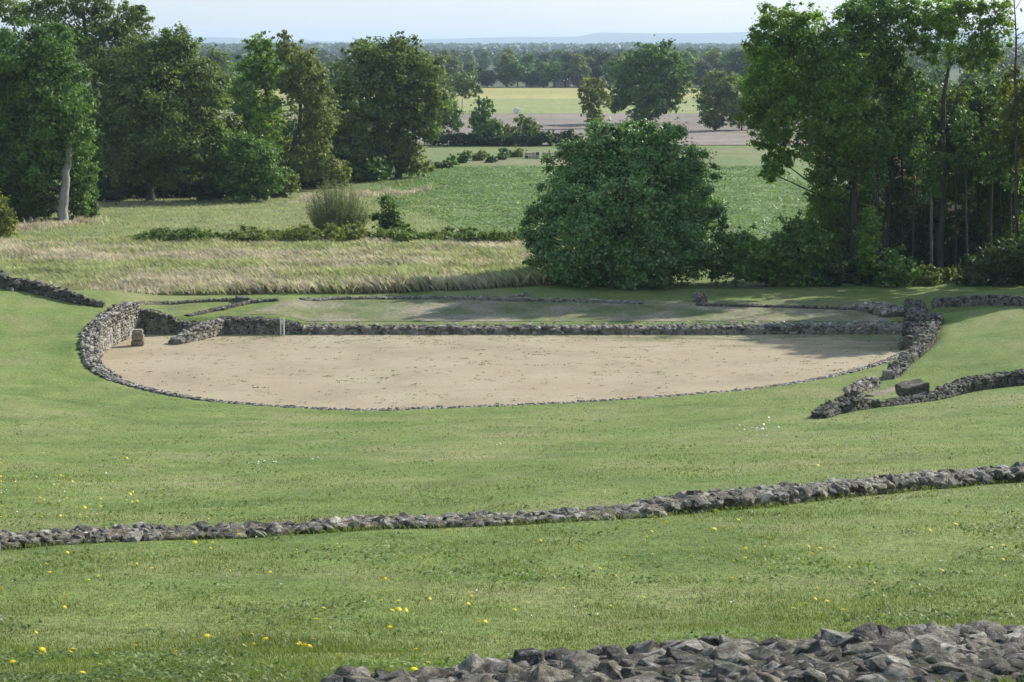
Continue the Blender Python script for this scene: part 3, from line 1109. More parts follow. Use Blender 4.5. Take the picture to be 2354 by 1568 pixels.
tree('oak_tree', 'big round oak at the right hand corner of the left grove', 246,
     [(868, 115, 62, 36), (925, 108, 38, 28), (835, 165, 62, 52), (905, 175, 72, 60), (970, 165, 48, 52), (870, 235, 80, 62), (955, 235, 62, 58), (905, 300, 82, 52), (975, 285, 36, 40), (845, 320, 52, 52), (1000, 225, 26, 32)],
     M['leaf_oak'], [(915, 405, .6), (915, 330, .5), (912, 240, .4), (905, 140, .18)], 'bark', .95, seed=10)
tree('grove_bush', 'pale green bush at the foot of the big corner oak', 246, [(930, 355, 42, 46), (885, 370, 45, 36), (955, 375, 26, 30)], M['leaf_olive'], cat='bush', seed=11)
for k, (px, py, rx, ry, Yb, lab) in enumerate(((60, 250, 120, 130, 228, 'dense tree standing behind the pale trunked tree'), (250, 300, 110, 110, 236, 'dense tree standing behind the broad oak'),
                                           (430, 320, 95, 95, 238, 'dense tree between the broad oak and the twin topped tree'), (620, 310, 90, 95, 246, 'dense tree behind the forked stems'),
                                           (800, 310, 95, 90, 258, 'dense tree behind the narrow upright tree'))):
    tree('grove_tree', lab, Yb, [(px, py - ry * .35, rx * .7, ry * .6), (px - rx * .5, py + ry * .1, rx * .6, ry * .6), (px + rx * .5, py + ry * .1, rx * .6, ry * .6), (px - rx * .3, py + ry * .6, rx * .6, ry * .5),
                                 (px + rx * .35, py + ry * .6, rx * .6, ry * .5)], M['leaf_oak' if k % 2 else 'leaf_deep'], seed=150 + k, cover=.75, leaf=Yb * .0016)
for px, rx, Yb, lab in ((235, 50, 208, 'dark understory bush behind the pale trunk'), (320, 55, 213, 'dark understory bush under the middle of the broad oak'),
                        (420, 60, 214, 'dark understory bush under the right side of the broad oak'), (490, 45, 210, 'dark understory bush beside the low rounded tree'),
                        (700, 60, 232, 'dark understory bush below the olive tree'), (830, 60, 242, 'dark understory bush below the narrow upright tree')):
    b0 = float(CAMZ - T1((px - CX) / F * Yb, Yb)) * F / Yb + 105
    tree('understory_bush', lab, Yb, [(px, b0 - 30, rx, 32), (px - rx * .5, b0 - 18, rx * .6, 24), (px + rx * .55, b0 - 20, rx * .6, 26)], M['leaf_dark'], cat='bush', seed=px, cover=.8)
for k, (px, rx, ry, Yb, lab) in enumerate(((640, 38, 34, 214, 'olive shrub between the low rounded tree and the forked stems'), (760, 42, 30, 230, 'pale shrub at the foot of the olive tree'), (850, 40, 32, 240, 'soft green shrub left of the grove bush'),
                                       (195, 30, 45, 186, 'leafy shrub just right of the pale trunk'), (40, 60, 40, 184, 'dark leafy shrub left of the pale trunk'))):
    b0 = float(CAMZ - T1((px - CX) / F * Yb, Yb)) * F / Yb + 105
    tree('grove_shrub', lab, Yb, [(px, b0 - ry * .9, rx, ry), (px - rx * .5, b0 - ry * .5, rx * .6, ry * .6), (px + rx * .5, b0 - ry * .5, rx * .6, ry * .6)], M['leaf_olive' if k < 2 else 'leaf_deep'], cat='shrub', seed=170 + k, cover=.8)
tree('sapling', 'bright green sunlit sapling in the dark gap under the broad oak', 205, [(378, 420, 22, 12), (388, 430, 18, 10), (362, 417, 12, 9)], M['leaf_yellow'], cat='sapling', seed=21, cover=.8)
tree('sapling', 'tiny bright sapling in the dark gap right of the pale trunk', 202, [(265, 418, 9, 11)], M['leaf_yellow'], cat='sapling', seed=22, cover=.6)

# --- bushes in the meadow
def wispy(name, label, px, py, Y, rx, ry, mat, seed, n=260):
    r = np.random.default_rng(seed)
    g = at(px, py, Y)
    base = np.array([g[0], g[1], T1(g[0], g[1])])
    s = Y / F
    root = empty(name, base, label, 'bush')
    tb = Tubes(3)
    C = []
    for _ in range(n):
        a = r.uniform(0, 2 * math.pi)
        q = math.sqrt(r.random())
        h = 2 * ry * s * r.uniform(.55, 1.0) * math.sqrt(max(1 - (q * .9) ** 2, .05))
        d = np.array([math.cos(a) * rx * s * q, math.sin(a) * rx * s * q * .8, 0])
        p0, p2 = d * .35, d * 1.0 + np.array([0, 0, h])
        p1 = (p0 + p2) / 2 + d * .15
        tb.add([p0, p1, p2], [.014, .01, .004])
        tt = r.uniform(.25, 1, 26)[:, None]
        C.append(p0 * (1 - tt) ** 2 + 2 * p1 * tt * (1 - tt) + p2 * tt ** 2 + r.normal(0, .09, (26, 3)))
    C = np.vstack(C)
    C = C[C[:, 2] > .05]
    V, Fq = quads_at(C, r.normal(size=C.shape) + np.array([0, 0, .3]), np.full(len(C), .13), .4, r)
    mobj('foliage', mesh_np('foliage', V, Fq, mat), root)
    mobj('twigs', tb.mesh('twigs', M['bark_grey']), root)
    return root


wispy('broom_bush', 'wispy brownish green bush of fine upright twigs in the meadow', 775, 535, 166, 78, 74, M['leaf_twig'], 31, 620)
tree('holly_bush', 'small dark pointed bush beside the wispy one', 168, [(895, 478, 20, 28), (890, 505, 32, 24), (905, 520, 34, 18)], M['leaf_deep'], cat='bush', seed=32, clump=.4)
for k, (x0, x1, yc, h, lab) in enumerate(((275, 560, 545, 17, 'low dark bramble thicket tapering into the meadow grass on the left'),
                                          (540, 880, 545, 22, 'dark bramble thicket below the wispy bush'),
                                          (870, 1215, 544, 20, 'long bramble thicket running up to the big round bush'))):
    lb = []
    r_ = np.random.default_rng(40 + k)
    for x in np.arange(x0 + 18, x1 - 10, 24):
        hh = h * r_.uniform(.45, 1.15) * (min(1, (x - x0 + 20) / 120) if k == 0 else 1)
        lb.append((x, yc + r_.uniform(-3, 6), 24, hh, r_.uniform(-1.5, 1.5)))
    tree('bramble_thicket', lab, 160, lb, M['leaf_olive'] if k == 1 else M['leaf_oak'], [((x0 + x1) / 2, 565, .04), ((x0 + x1) / 2, 550, .02)], cat='bramble', seed=40 + k, cover=.8, leaf=.2, twig=False, depth=2.0)
tree('grove_shrub', 'small low shrub at the edge of the grove shade', 206, [(552, 453, 26, 9)], M['leaf_deep'], cat='shrub', seed=49, leaf=.2, twig=False)

# --- the big round bush and its neighbours
tree('round_bush', 'huge round glossy green bush at the edge of the lawn', 131.5,
     [(1430, 345, 95, 62), (1350, 385, 85, 70), (1520, 370, 90, 75), (1580, 430, 72, 80), (1300, 450, 70, 75), (1440, 450, 125, 95, -2.5), (1270, 530, 62, 70), (1360, 540, 105, 85, -3),
      (1500, 540, 115, 90, -2.5), (1600, 530, 60, 75), (1255, 600, 45, 50), (1340, 615, 90, 42, -2), (1460, 615, 110, 42, -3), (1570, 605, 85, 50, -1.5), (1470, 330, 75, 42), (1400, 340, 70, 42)],
     M['leaf_bush'], [(1430, 650, .45), (1430, 560, .4), (1435, 450, .3), (1435, 340, .12)], cat='bush', seed=50, cover=1.1, leaf=.19, clump=.20, gap=.10, tight=.86, spray=.06)
for k, (px, py, rx, ry, mt, lab) in enumerate(((1690, 585, 62, 60, 'leaf_deep', 'leafy shrub tucked against the right side of the huge round bush'),
                                               (1760, 600, 62, 52, 'leaf_fresh', 'light green shrub with sunlit top between the round bush and the tall trees'),
                                               (1835, 570, 60, 78, 'leaf_deep', 'taller shrub at the foot of the leaning leafy tree'))):
    tree('shrub', lab, 129, [(px, py, rx, ry), (px - rx * .4, py + ry * .5, rx * .7, ry * .5), (px + rx * .4, py + ry * .45, rx * .7, ry * .55), (px + rx * .1, py - ry * .4, rx * .55, ry * .5)],
         M[mt], cat='shrub', seed=60 + k, cover=.75, leaf=.19)

# --- tall trees on the right
tree('leaning_tree', 'leafy tree leaning out to the left with low hanging branches', 134,
     [(1800, 55, 55, 45), (1750, 110, 38, 50), (1860, 90, 72, 62), (1800, 165, 88, 70), (1745, 235, 50, 58), (1830, 255, 90, 58), (1930, 170, 82, 78), (1920, 260, 72, 68), (1770, 315, 52, 30),
      (1790, 365, 30, 36), (1768, 395, 18, 30), (1890, 340, 62, 55), (1900, 420, 50, 62), (1940, 500, 60, 70, 2), (1960, 340, 52, 70), (1890, 500, 45, 60, 1), (1880, 575, 52, 55, 1)],
     M['leaf_fresh'], [(1962, 655, .42), (1964, 540, .38), (1958, 400, .34), (1930, 260, .28), (1880, 130, .18), (1850, 40, .08)], 'bark', 1.15, seed=70, gap=.12)
tree('tall_tree', 'tall dark crowned tree beside the leaning one with a straight trunk', 136,
     [(2000, 40, 70, 45), (2050, 85, 65, 55), (1960, 90, 50, 50), (2010, 150, 70, 50), (2060, 200, 52, 50), (2040, 280, 65, 65), (2000, 360, 50, 60), (2090, 330, 55, 62), (2030, 10, 70, 30)],
     M['leaf_deep'], [(2030, 655, .34), (2040, 500, .3), (2046, 340, .25), (2048, 180, .18), (2035, 50, .08)], 'bark', 1.0, seed=71, gap=.15)
tree('airy_tree', 'airy tree with spreading branches and sunlit pale green top', 135,
     [(2160, 40, 62, 36), (2225, 55, 65, 42), (2285, 75, 48, 40), (2190, 110, 62, 38), (2130, 95, 42, 36), (2250, 130, 52, 32), (2120, 40, 40, 30), (2200, 10, 70, 26), (2300, 30, 36, 26)],
     M['leaf_fresh'], [(2160, 655, .3), (2165, 500, .27), (2168, 340, .24), (2170, 230, .2), (2185, 130, .13), (2195, 40, .06)], 'bark', .6, seed=72, gap=.3)
tree('dark_tree', 'dark leafed tree filling the middle height behind the slender trunks', 141,
     [(2110, 240, 62, 60), (2180, 260, 72, 62), (2260, 260, 72, 70), (2140, 340, 72, 60), (2220, 350, 80, 70), (2300, 330, 70, 80), (2270, 430, 72, 62), (2340, 420, 60, 80), (2180, 420, 62, 45), (2330, 530, 62, 80)],
     M['leaf_deep'], [(2250, 655, .32), (2252, 500, .28), (2245, 350, .2), (2230, 240, .1)], 'bark', 1.0, seed=73, gap=.15)
tree('yellow_tree', 'yellowish tree at the right hand end of the tall trees', 132,
     [(2335, 215, 40, 50), (2375, 260, 60, 70), (2330, 290, 40, 48), (2400, 180, 50, 60), (2350, 360, 40, 50)], M['leaf_yellow'],
     [(2372, 656, .28), (2370, 450, .24), (2362, 300, .16), (2355, 190, .07)], 'bark', .6, seed=74, gap=.25)
# bare thin sapling against the sky
p = at(2338, 655, 131)
base = np.array([p[0], p[1], T1(p[0], p[1])])
root = empty('bare_sapling', base, 'almost bare thin sapling rising against the sky beside the yellowish tree', 'tree')
tb = Tubes(6)
pts = [at(x, y, 131) - base for x, y in ((2338, 655), (2336, 400), (2334, 180), (2336, 90), (2330, -20))]
pts[0][2] = -.2
tb.add(catmull(pts, 3), np.linspace(.13, .03, 13))
mobj('trunk', tb.mesh('trunk', M['bark']), root)
tb = Tubes(5)
r_ = np.random.default_rng(75)
C = []
for y in range(20, 330, 16):
    a = at(2335, y, 131) - base
    sgn = r_.choice([-1, 1])
    e = a + np.array([sgn * r_.uniform(.4, 1.2), r_.uniform(-.6, .6), r_.uniform(.4, 1.2)])
    tb.add([a, (a + e) / 2 + np.array([0, 0, -.08]), e], [.03, .02, .008])
    C.append(e + r_.normal(0, .2, (18, 3)))
mobj('branches', tb.mesh('branches', M['bark']), root)
C = np.vstack(C)
V, Fq = quads_at(C, r_.normal(size=C.shape), np.full(len(C), .17), .6, r_)
mobj('crown', mesh_np('crown', V, Fq, M['leaf_yellow']), root)

# slender trunks in the stand, each with a small high crown
slim = [(1998, 137, 250, 0), (2016, 133, 300, 4), (2075, 138, 220, -3), (2098, 134, 190, 6), (2122, 139, 240, 2), (2142, 132, 330, -8), (2196, 137, 210, 5), (2222, 133, 260, -4),
        (2246, 140, 230, 3), (2276, 134, 280, 8), (2302, 138, 240, -5), (2322, 133, 310, 2)]
near_things = ['beside the leaning leafy tree', 'behind the ivy column', 'right of the tall dark crowned tree', 'with a high crown over the house roof', 'in front of the house wall', 'with a pale sunlit bark edge',
               'just right of the airy tree', 'with a low fork among the shrubs', 'behind the dark leafed tree', 'in front of the dark leafed tree', 'in the deep shade near the shaded wall', 'beside the almost bare sapling']
for k, (px, Yt, top, lean) in enumerate(slim):
    rr = .085 + .04 * ((k * 7) % 4) / 3
    r_ = np.random.default_rng(80 + k)
    lb = [(px + lean + r_.uniform(-20, 20), top + 15 + 30 * i, r_.uniform(24, 36), r_.uniform(22, 32)) for i in range(4)]
    tree('slender_tree', 'slender trunked tree ' + near_things[k], Yt, lb, M['leaf_deep' if k % 2 else 'leaf_oak'],
         [(px, 656, rr * 1.2), (px + lean * .3, 480, rr), (px + lean * .7, 350, rr * .8), (px + lean, top, rr * .4)], 'bark_grey' if k == 5 else 'bark', .55, seed=80 + k, gap=.25,
         group='slender trees of the right hand stand')
# undergrowth at the foot of the stand
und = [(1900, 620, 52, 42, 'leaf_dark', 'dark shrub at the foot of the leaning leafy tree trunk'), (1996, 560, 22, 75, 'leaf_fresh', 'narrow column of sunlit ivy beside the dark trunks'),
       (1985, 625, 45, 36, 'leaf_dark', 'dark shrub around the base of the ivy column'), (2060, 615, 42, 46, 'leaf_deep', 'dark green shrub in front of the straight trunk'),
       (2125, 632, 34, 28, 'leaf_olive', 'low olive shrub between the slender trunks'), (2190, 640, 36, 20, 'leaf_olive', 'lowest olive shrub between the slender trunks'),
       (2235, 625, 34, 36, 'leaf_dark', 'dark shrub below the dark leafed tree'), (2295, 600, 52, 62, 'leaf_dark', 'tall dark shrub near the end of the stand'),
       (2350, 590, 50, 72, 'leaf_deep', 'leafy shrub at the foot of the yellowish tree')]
for k, (px, py, rx, ry, mt, lab) in enumerate(und):
    tree('undergrowth_shrub', lab, 129 + (k % 3), [(px, py, rx, ry), (px - rx * .4, py + ry * .4, rx * .7, ry * .55), (px + rx * .4, py + ry * .35, rx * .7, ry * .6)], M[mt], cat='shrub', seed=100 + k,
         cover=.7, leaf=.19, gap=.2)
for k, (px, py, rx, ry, mt, lab) in enumerate(((2085, 545, 40, 60, 'leaf_dark', 'tall shadowy shrub between the straight trunk and the airy tree'), (2150, 560, 42, 55, 'leaf_dark', 'tall shadowy shrub in front of the airy tree trunk'),
                                           (2215, 545, 45, 65, 'leaf_dark', 'tall shadowy shrub right of the airy tree trunk'), (2280, 500, 48, 70, 'leaf_deep', 'tall leafy shrub in front of the dark leafed tree'),
                                           (1990, 470, 45, 60, 'leaf_deep', 'tall leafy shrub behind the ivy column'), (2120, 470, 50, 40, 'leaf_oak', 'hanging lower boughs of a shrub before the house wall'),
                                           (2062, 395, 34, 50, 'leaf_deep', 'tall narrow bush screening the end of the house roof'))):
    tree('stand_shrub', lab, 139 + k % 3, [(px, py, rx, ry), (px - rx * .35, py + ry * .7, rx * .75, ry * .6), (px + rx * .4, py + ry * .6, rx * .7, ry * .6), (px, py + ry * 1.1, rx * .8, ry * .4)], M[mt], cat='shrub', seed=180 + k, cover=.6, gap=.22)
# back row of shrubs closing the stand
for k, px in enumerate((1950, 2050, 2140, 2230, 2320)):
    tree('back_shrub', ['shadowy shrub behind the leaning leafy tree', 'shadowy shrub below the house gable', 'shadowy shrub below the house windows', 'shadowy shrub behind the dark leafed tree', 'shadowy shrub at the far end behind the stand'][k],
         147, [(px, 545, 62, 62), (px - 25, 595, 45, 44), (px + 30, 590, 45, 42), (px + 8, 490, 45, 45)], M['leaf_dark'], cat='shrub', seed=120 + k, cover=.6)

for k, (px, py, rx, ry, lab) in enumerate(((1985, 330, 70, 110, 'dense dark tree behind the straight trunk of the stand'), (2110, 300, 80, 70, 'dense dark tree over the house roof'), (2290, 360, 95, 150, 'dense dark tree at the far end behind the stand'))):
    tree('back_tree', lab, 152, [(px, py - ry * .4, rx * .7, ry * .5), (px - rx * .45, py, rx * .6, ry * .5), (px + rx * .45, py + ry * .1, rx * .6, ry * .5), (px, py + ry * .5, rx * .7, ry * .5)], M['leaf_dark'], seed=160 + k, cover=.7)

# the same stand goes on to the right and shades the lawn
for k, (x, y, src) in enumerate(((41, 131, 'tall_tree.001'), (38.5, 129, 'leaning_tree'), (43.5, 132, 'leaning_tree'), (47, 135.5, 'tall_tree.001'), (45, 130.8, 'dark_tree'), (52, 139, 'leaning_tree'), (50, 136, 'dark_tree'))):
    s_ = bpy.data.objects[src]
    c = copy_tree(s_)
    off = np.mean([v.co.x for v in s_.children[1].data.vertices])
    c.location = (x, y, T1(x, y))
    c.rotation_euler = (0, 0, .7 + k * 1.3)
    c.scale = (1, 1, 1.0 if 'dark' not in src else 1.15)
    c['label'] = 'tall tree continuing the stand beyond the shaded low wall'
    c['group'] = 'trees continuing the right hand stand'

# house behind the stand
hx0, hx1, hy0, hy1 = 30.5, 42.5, 163.0, 171.0
hz = T1(36, 165)
root = empty('house', (hx0, hy0, hz), 'pink walled house with red tiled roof glimpsed through the right hand trees', 'house')
bm = bmesh.new()
box_bm(bm, (6, 4, 2.6), (12, 8, 5.4))
bm_obj('wall', bm, M['render'], root)
bm = bmesh.new()
vv = [bm.verts.new(c) for c in ((-.5, -.6, 5.1), (12.5, -.6, 5.1), (12.5, 4, 8.4), (-.5, 4, 8.4), (12.5, 8.6, 5.1), (-.5, 8.6, 5.1), (-.5, -.6, 5.32), (12.5, -.6, 5.32), (12.5, 4, 8.65), (-.5, 4, 8.65), (12.5, 8.6, 5.32), (-.5, 8.6, 5.32))]
for f in ((0, 1, 2, 3), (3, 2, 4, 5), (6, 9, 8, 7), (9, 11, 10, 8), (0, 6, 7, 1), (5, 4, 10, 11), (1, 7, 8, 2), (2, 8, 10, 4), (0, 3, 9, 6), (3, 5, 11, 9)):
    bm.faces.new([vv[i] for i in f])
rf = bm_obj('roof', bm, M['roof'], root)
bm = bmesh.new()
box_bm(bm, (9, 4.6, 9.0), (.8, .6, 1.6))
bm_obj('chimney', bm, M['render'], rf)
for x in (2, 5, 9.5):
    for z in (1.6, 4.0):
        bm = bmesh.new()
        box_bm(bm, (x, -.02, z), (1.0, .12, 1.2))
        w_ = bm_obj('window', bm, M['bark_grey'], root)
        bm = bmesh.new()
        box_bm(bm, (x, -.10, z), (.8, .04, 1.0))
        bm_obj('pane', bm, M['glass'], w_)

# ------------------------------------------------------------------ hedgerow and far trees
def dist(px, py):
    return float(flat(px, py)[1])


far_trees = [
    ('hedgerow_tree', 'small dark green tree at the near edge of the ploughed field', 1030, 305, [(1030, 262, 26, 26), (1012, 280, 20, 18), (1045, 282, 20, 18)], 'leaf_deep', .9),
    ('hedgerow_tree', 'slim stemmed tree beside the yellow stubble field', 1062, 258, [(1062, 188, 30, 22), (1045, 208, 22, 18), (1082, 208, 22, 18)], 'leaf_oak', .8),
    ('hedgerow_tree', 'pale flowering light green tree against the big corner oak', 1030, 268, [(1015, 225, 20, 20), (1032, 245, 24, 22), (1005, 250, 18, 20)], 'leaf_yellow', .6),
    ('hedgerow_tree', 'dark conical tree rising from the hedge', 1115, 334, [(1110, 252, 22, 24), (1112, 282, 34, 28), (1120, 308, 42, 24)], 'leaf_deep', 1.0),
    ('hedgerow_tree', 'yellow green tree with clear trunk in front of the dark oak', 1366, 296, [(1366, 205, 28, 24), (1350, 225, 20, 20), (1385, 228, 20, 20), (1355, 258, 18, 20), (1372, 270, 16, 16)], 'leaf_yellow', .75),
    ('hedgerow_oak', 'big dark oak on the edge of the ploughed field', 1485, 284, [(1500, 130, 55, 32), (1455, 165, 55, 32), (1540, 165, 48, 36), (1480, 200, 72, 36), (1550, 205, 36, 30), (1430, 215, 34, 28), (1500, 238, 52, 28), (1475, 262, 28, 22), (1420, 240, 22, 18)], 'leaf_deep', 1.0),
    ('hedgerow_tree', 'mid green round tree right of the big dark oak', 1645, 302, [(1650, 190, 36, 24), (1630, 220, 34, 28), (1672, 225, 30, 28), (1645, 255, 36, 28), (1640, 280, 26, 16)], 'leaf_oak', 1.0),
    ('hedgerow_tree', 'tree half hidden behind the leaning leafy tree', 1705, 300, [(1705, 200, 30, 26), (1715, 235, 36, 32), (1700, 265, 34, 28)], 'leaf_oak', .9),
    ('hedgerow_tree', 'small scrubby tree in the hedge before the ploughed field', 1205, 330, [(1205, 278, 22, 12), (1220, 295, 26, 16), (1195, 305, 22, 16)], 'leaf_oak', .7),
    ('hedgerow_tree', 'grey green scrubby tree in the hedge', 1165, 332, [(1160, 302, 24, 18), (1175, 315, 20, 16)], 'leaf_olive', .8),
]
for k, (nm, lab, bx, by, lb, mt, cv) in enumerate(far_trees):
    Yt = dist(bx, by)
    tree(nm, lab, Yt, [(*l, 0.0) for l in lb], M[mt], base_px=bx, seed=200 + k, cover=cv, leaf=Yt * .0013)
hedges = [(985, 1070, 319, 'dense hedge between the corner oak and the dark conical tree'), (1060, 1150, 322, 'dark hedge at the foot of the conical tree'),
          (1140, 1240, 322, 'scrubby hedge in the middle of the hedgerow'), (1230, 1330, 318, 'hedge running up to the huge round bush')]
for k, (x0, x1, yc, lab) in enumerate(hedges):
    r_ = np.random.default_rng(220 + k)
    lb = [(x, yc + r_.uniform(-4, 2), 17, r_.uniform(11, 17), r_.uniform(-2, 2)) for x in np.arange(x0, x1, 15)]
    tree('hedge', lab, dist(1150, 335), lb, M['leaf_dark'], [((x0 + x1) / 2, 335, .08), ((x0 + x1) / 2, 322, .04)], cat='hedge', seed=220 + k, leaf=.38, twig=False)
for k, (px, py, rx, ry, mt, lab) in enumerate(((1015, 380, 20, 10, 'leaf_dark', 'dark low shrub at the start of the line across the fields'), (1035, 372, 18, 15, 'leaf_deep', 'rounded green shrub in the line across the fields'),
                                               (1068, 362, 15, 15, 'leaf_deep', 'compact green shrub in the line across the fields'), (1105, 358, 18, 13, 'leaf_olive', 'grey green shrub in the line across the fields'),
                                               (1130, 368, 12, 8, 'leaf_dark', 'small dark shrub in the line across the fields'), (1157, 355, 13, 14, 'leaf_deep', 'pointed shrub next to the ruined masonry'),
                                               (1190, 352, 18, 11, 'leaf_olive', 'soft low shrub behind the ruined masonry'), (985, 388, 14, 10, 'leaf_olive', 'pale shrub next to the grove bush'))):
    Yt = dist(px, py + ry)
    tree('field_shrub', lab, Yt, [(px, py, rx, ry), (px - rx * .4, py + ry * .4, rx * .6, ry * .5)], M[mt], cat='shrub', seed=240 + k, leaf=.32, twig=False)

# low ruined masonry in the field
Yr = dist(1240, 366)
for k, (x0, x1, gap_) in enumerate(((1206, 1240, 0), (1246, 1268, 1), (1274, 1310, 2))):
    a = at(x0, 366, Yr)
    b = at(x1, 362, Yr)
    root = empty('ruined_masonry', (a[0], Yr, T1(a[0], Yr)), ['long pinkish block of ruined masonry at the end of the field shrubs', 'middle short block of pinkish ruined masonry in the field', 'pinkish block of ruined masonry half hidden by the round bush'][k], 'ruin')
    w_ = b[0] - a[0]
    n_ = max(2, int(w_ / .55))
    for i in range(n_):
        for j in range(2):
            bm = bmesh.new()
            box_bm(bm, ((i + .5) * w_ / n_, (i % 2) * .08, .3 + j * .5), (w_ / n_ * .93, .7, .46 if (i * 3 + j) % 4 else .36))
            bmesh.ops.bevel(bm, geom=bm.edges[:], offset=.05, segments=1, affect='EDGES')
            bm_obj('block', bm, M['brickwork'] if (i + j * 2) % 5 else M['stone_dark'], root)

# tree line behind the stubble field: copies of three low detail trees
def proto(seed, mat, lobes, h):
    r = np.random.default_rng(seed)
    W = [(np.array(c, float) * h, np.array(q, float) * h) for c, q in lobes]
    C, Nn, _ = crown_points(W, h * .055, .9, r, .12, .34, .2)
    C = C[:, :]
    V, Fq = quads_at(C, Nn, np.full(len(C), h * .055), .7, r)
    cm = mesh_np('crown', V, Fq, mat)
    tb = Tubes(6)
    tb.add([(0, 0, -.04 * h), (0, 0, .25 * h), (.01 * h, 0, .6 * h)], [.03 * h, .022 * h, .01 * h])
    return cm, tb.mesh('trunk', M['bark'])


P1 = [((0, 0, .68), (.26, .26, .26)), ((-.2, .05, .5), (.22, .22, .2)), ((.22, 0, .52), (.22, .22, .2)), ((0, -.1, .4), (.28, .26, .18)), ((.08, .1, .82), (.16, .16, .15))]
P2 = [((0, 0, .6), (.22, .22, .32)), ((-.14, 0, .42), (.2, .2, .22)), ((.14, .05, .4), (.2, .2, .22)), ((0, 0, .82), (.14, .14, .16)), ((0, 0, .2), (.22, .22, .15))]
P3 = [((0, 0, .5), (.36, .34, .26)), ((-.28, 0, .42), (.26, .26, .22)), ((.3, 0, .44), (.26, .26, .22)), ((0, 0, .24), (.34, .3, .16)), ((.12, 0, .66), (.22, .22, .16))]
protos = [proto(301, M['far_leaf'], P1, 13), proto(302, M['leaf_oak'], P2, 13), proto(303, M['far_leaf'], P3, 12), proto(304, M['leaf_deep'], P1, 12), proto(305, M['leaf_olive'], P2, 12)]


def far_tree(px, Y, hpx, k, label, group):
    g = at(px, 150, Y)
    z = T1(g[0], Y)
    kind_ = ('rounded dark ', 'upright olive toned ', 'broad low dark ', 'rounded deep green ', 'upright pale olive ')[k % 5]
    root = empty('distant_tree', (g[0], Y, z), kind_ + label, 'tree', group, rz=random.uniform(0, 6.28))
    s = hpx * Y / F / 13
    cm, tm = protos[k % 5]
    for nm, me in (('crown', cm), ('trunk', tm)):
        o = mobj(nm, me, root)
        o.scale = (s * random.uniform(.95, 1.25), s * random.uniform(.95, 1.25), s)


lab1, grp1 = 'distant tree in the dark tree line behind the yellow stubble field', 'trees behind the stubble field'
line = [(1005, 68), (1040, 78), (1080, 60), (1100, 48), (1120, 52), (1165, 82), (1190, 66), (1225, 50), (1250, 64), (1275, 66), (1300, 60), (1330, 84), (1355, 70), (1390, 82), (1420, 92), (1450, 80), (1580, 92), (1610, 80), (1640, 90), (1680, 98), (1715, 90), (1750, 95)]
for k, (px, hp) in enumerate(line):
    far_tree(px, dist(px, 202) + random.uniform(2, 25), hp, k * 3 + (k % 2), lab1, grp1)
lab2, grp2 = 'hazy distant tree farther off beyond the dark tree line', 'hazy trees beyond the tree line'
for k in range(46):
    px = 900 + k * 31 + random.uniform(-12, 12)
    Y = random.uniform(900, 1350)
    far_tree(px, Y, random.uniform(12, 17) * F / Y, k * 2 + k // 3, lab2, grp2)
for k, px in enumerate((470, 500, 540, 690, 730, 775, 1010)):
    far_tree(px, random.uniform(420, 560), random.uniform(11, 15) * F / 490, k, 'distant tree seen through a gap between the left grove trees', 'trees behind the left grove')
# far trees behind the stand on the right
for k in range(12):
    far_tree(1780 + k * 55 + random.uniform(-15, 15), random.uniform(420, 620), random.uniform(12, 17) * F / 520, k + 1, 'distant tree seen through the right hand stand', 'trees far behind the right hand stand')

# far woods beyond: one mass
r_ = np.random.default_rng(400)
N_ = 5200
Yw = 1350 * (7500 / 1350) ** r_.random(N_)
Xw = r_.uniform(-.36, .36, N_) * Yw
ang = r_.random(N_)
dens = vnoise(Xw, Yw * .5, 240) > .22
Xw, Yw = Xw[dens], Yw[dens]
Zw = T(Xw, Yw)
C, Nn, S = [], [], []
for x, y, z in zip(Xw, Yw, Zw):
    n_ = 46 if y < 3000 else 20
    hgt = r_.uniform(8, 14)
    w_ = r_.uniform(4.5, 7) * (1 if y < 3000 else 1.9)
    q = r_.normal(size=(n_, 3))
    q /= np.linalg.norm(q, axis=1)[:, None]
    q[:, 2] = np.abs(q[:, 2]) * 1.0
    C.append(np.array([x, y, z + hgt * .35]) + q * np.array([w_, w_, hgt * .65]) * r_.uniform(.8, 1.05, (n_, 1)))
    Nn.append(q + r_.normal(0, .3, q.shape))
    S.append(np.full(n_, w_ * .8))
C, Nn, S = np.vstack(C), np.vstack(Nn), np.concatenate(S)
V, Fq = quads_at(C, Nn, S, .8, r_)
tag(mobj('distant_woodland', mesh_np('distant_woodland', V, Fq, M['far_leaf'])), 'mass of hazy woodland stretching to the horizon', 'woodland', kind='stuff')

# small things far off
def bale(px, py, r, label):
    g = flat(px, py)
    bm = bmesh.new()
    bmesh.ops.create_cone(bm, cap_ends=True, segments=24, radius1=r, radius2=r, depth=r * 1.8)
    bmesh.ops.bevel(bm, geom=[e for e in bm.edges if e.calc_face_angle(0) > 1], offset=r * .18, segments=2, affect='EDGES')
    bmesh.ops.rotate(bm, matrix=Matrix.Rotation(math.pi / 2, 3, 'X') @ Matrix.Identity(3), verts=bm.verts)
    tag(bm_obj('hay_bale', bm, M['wrap'], None, (g[0], g[1], g[2] + r + .08)), label, 'bale')


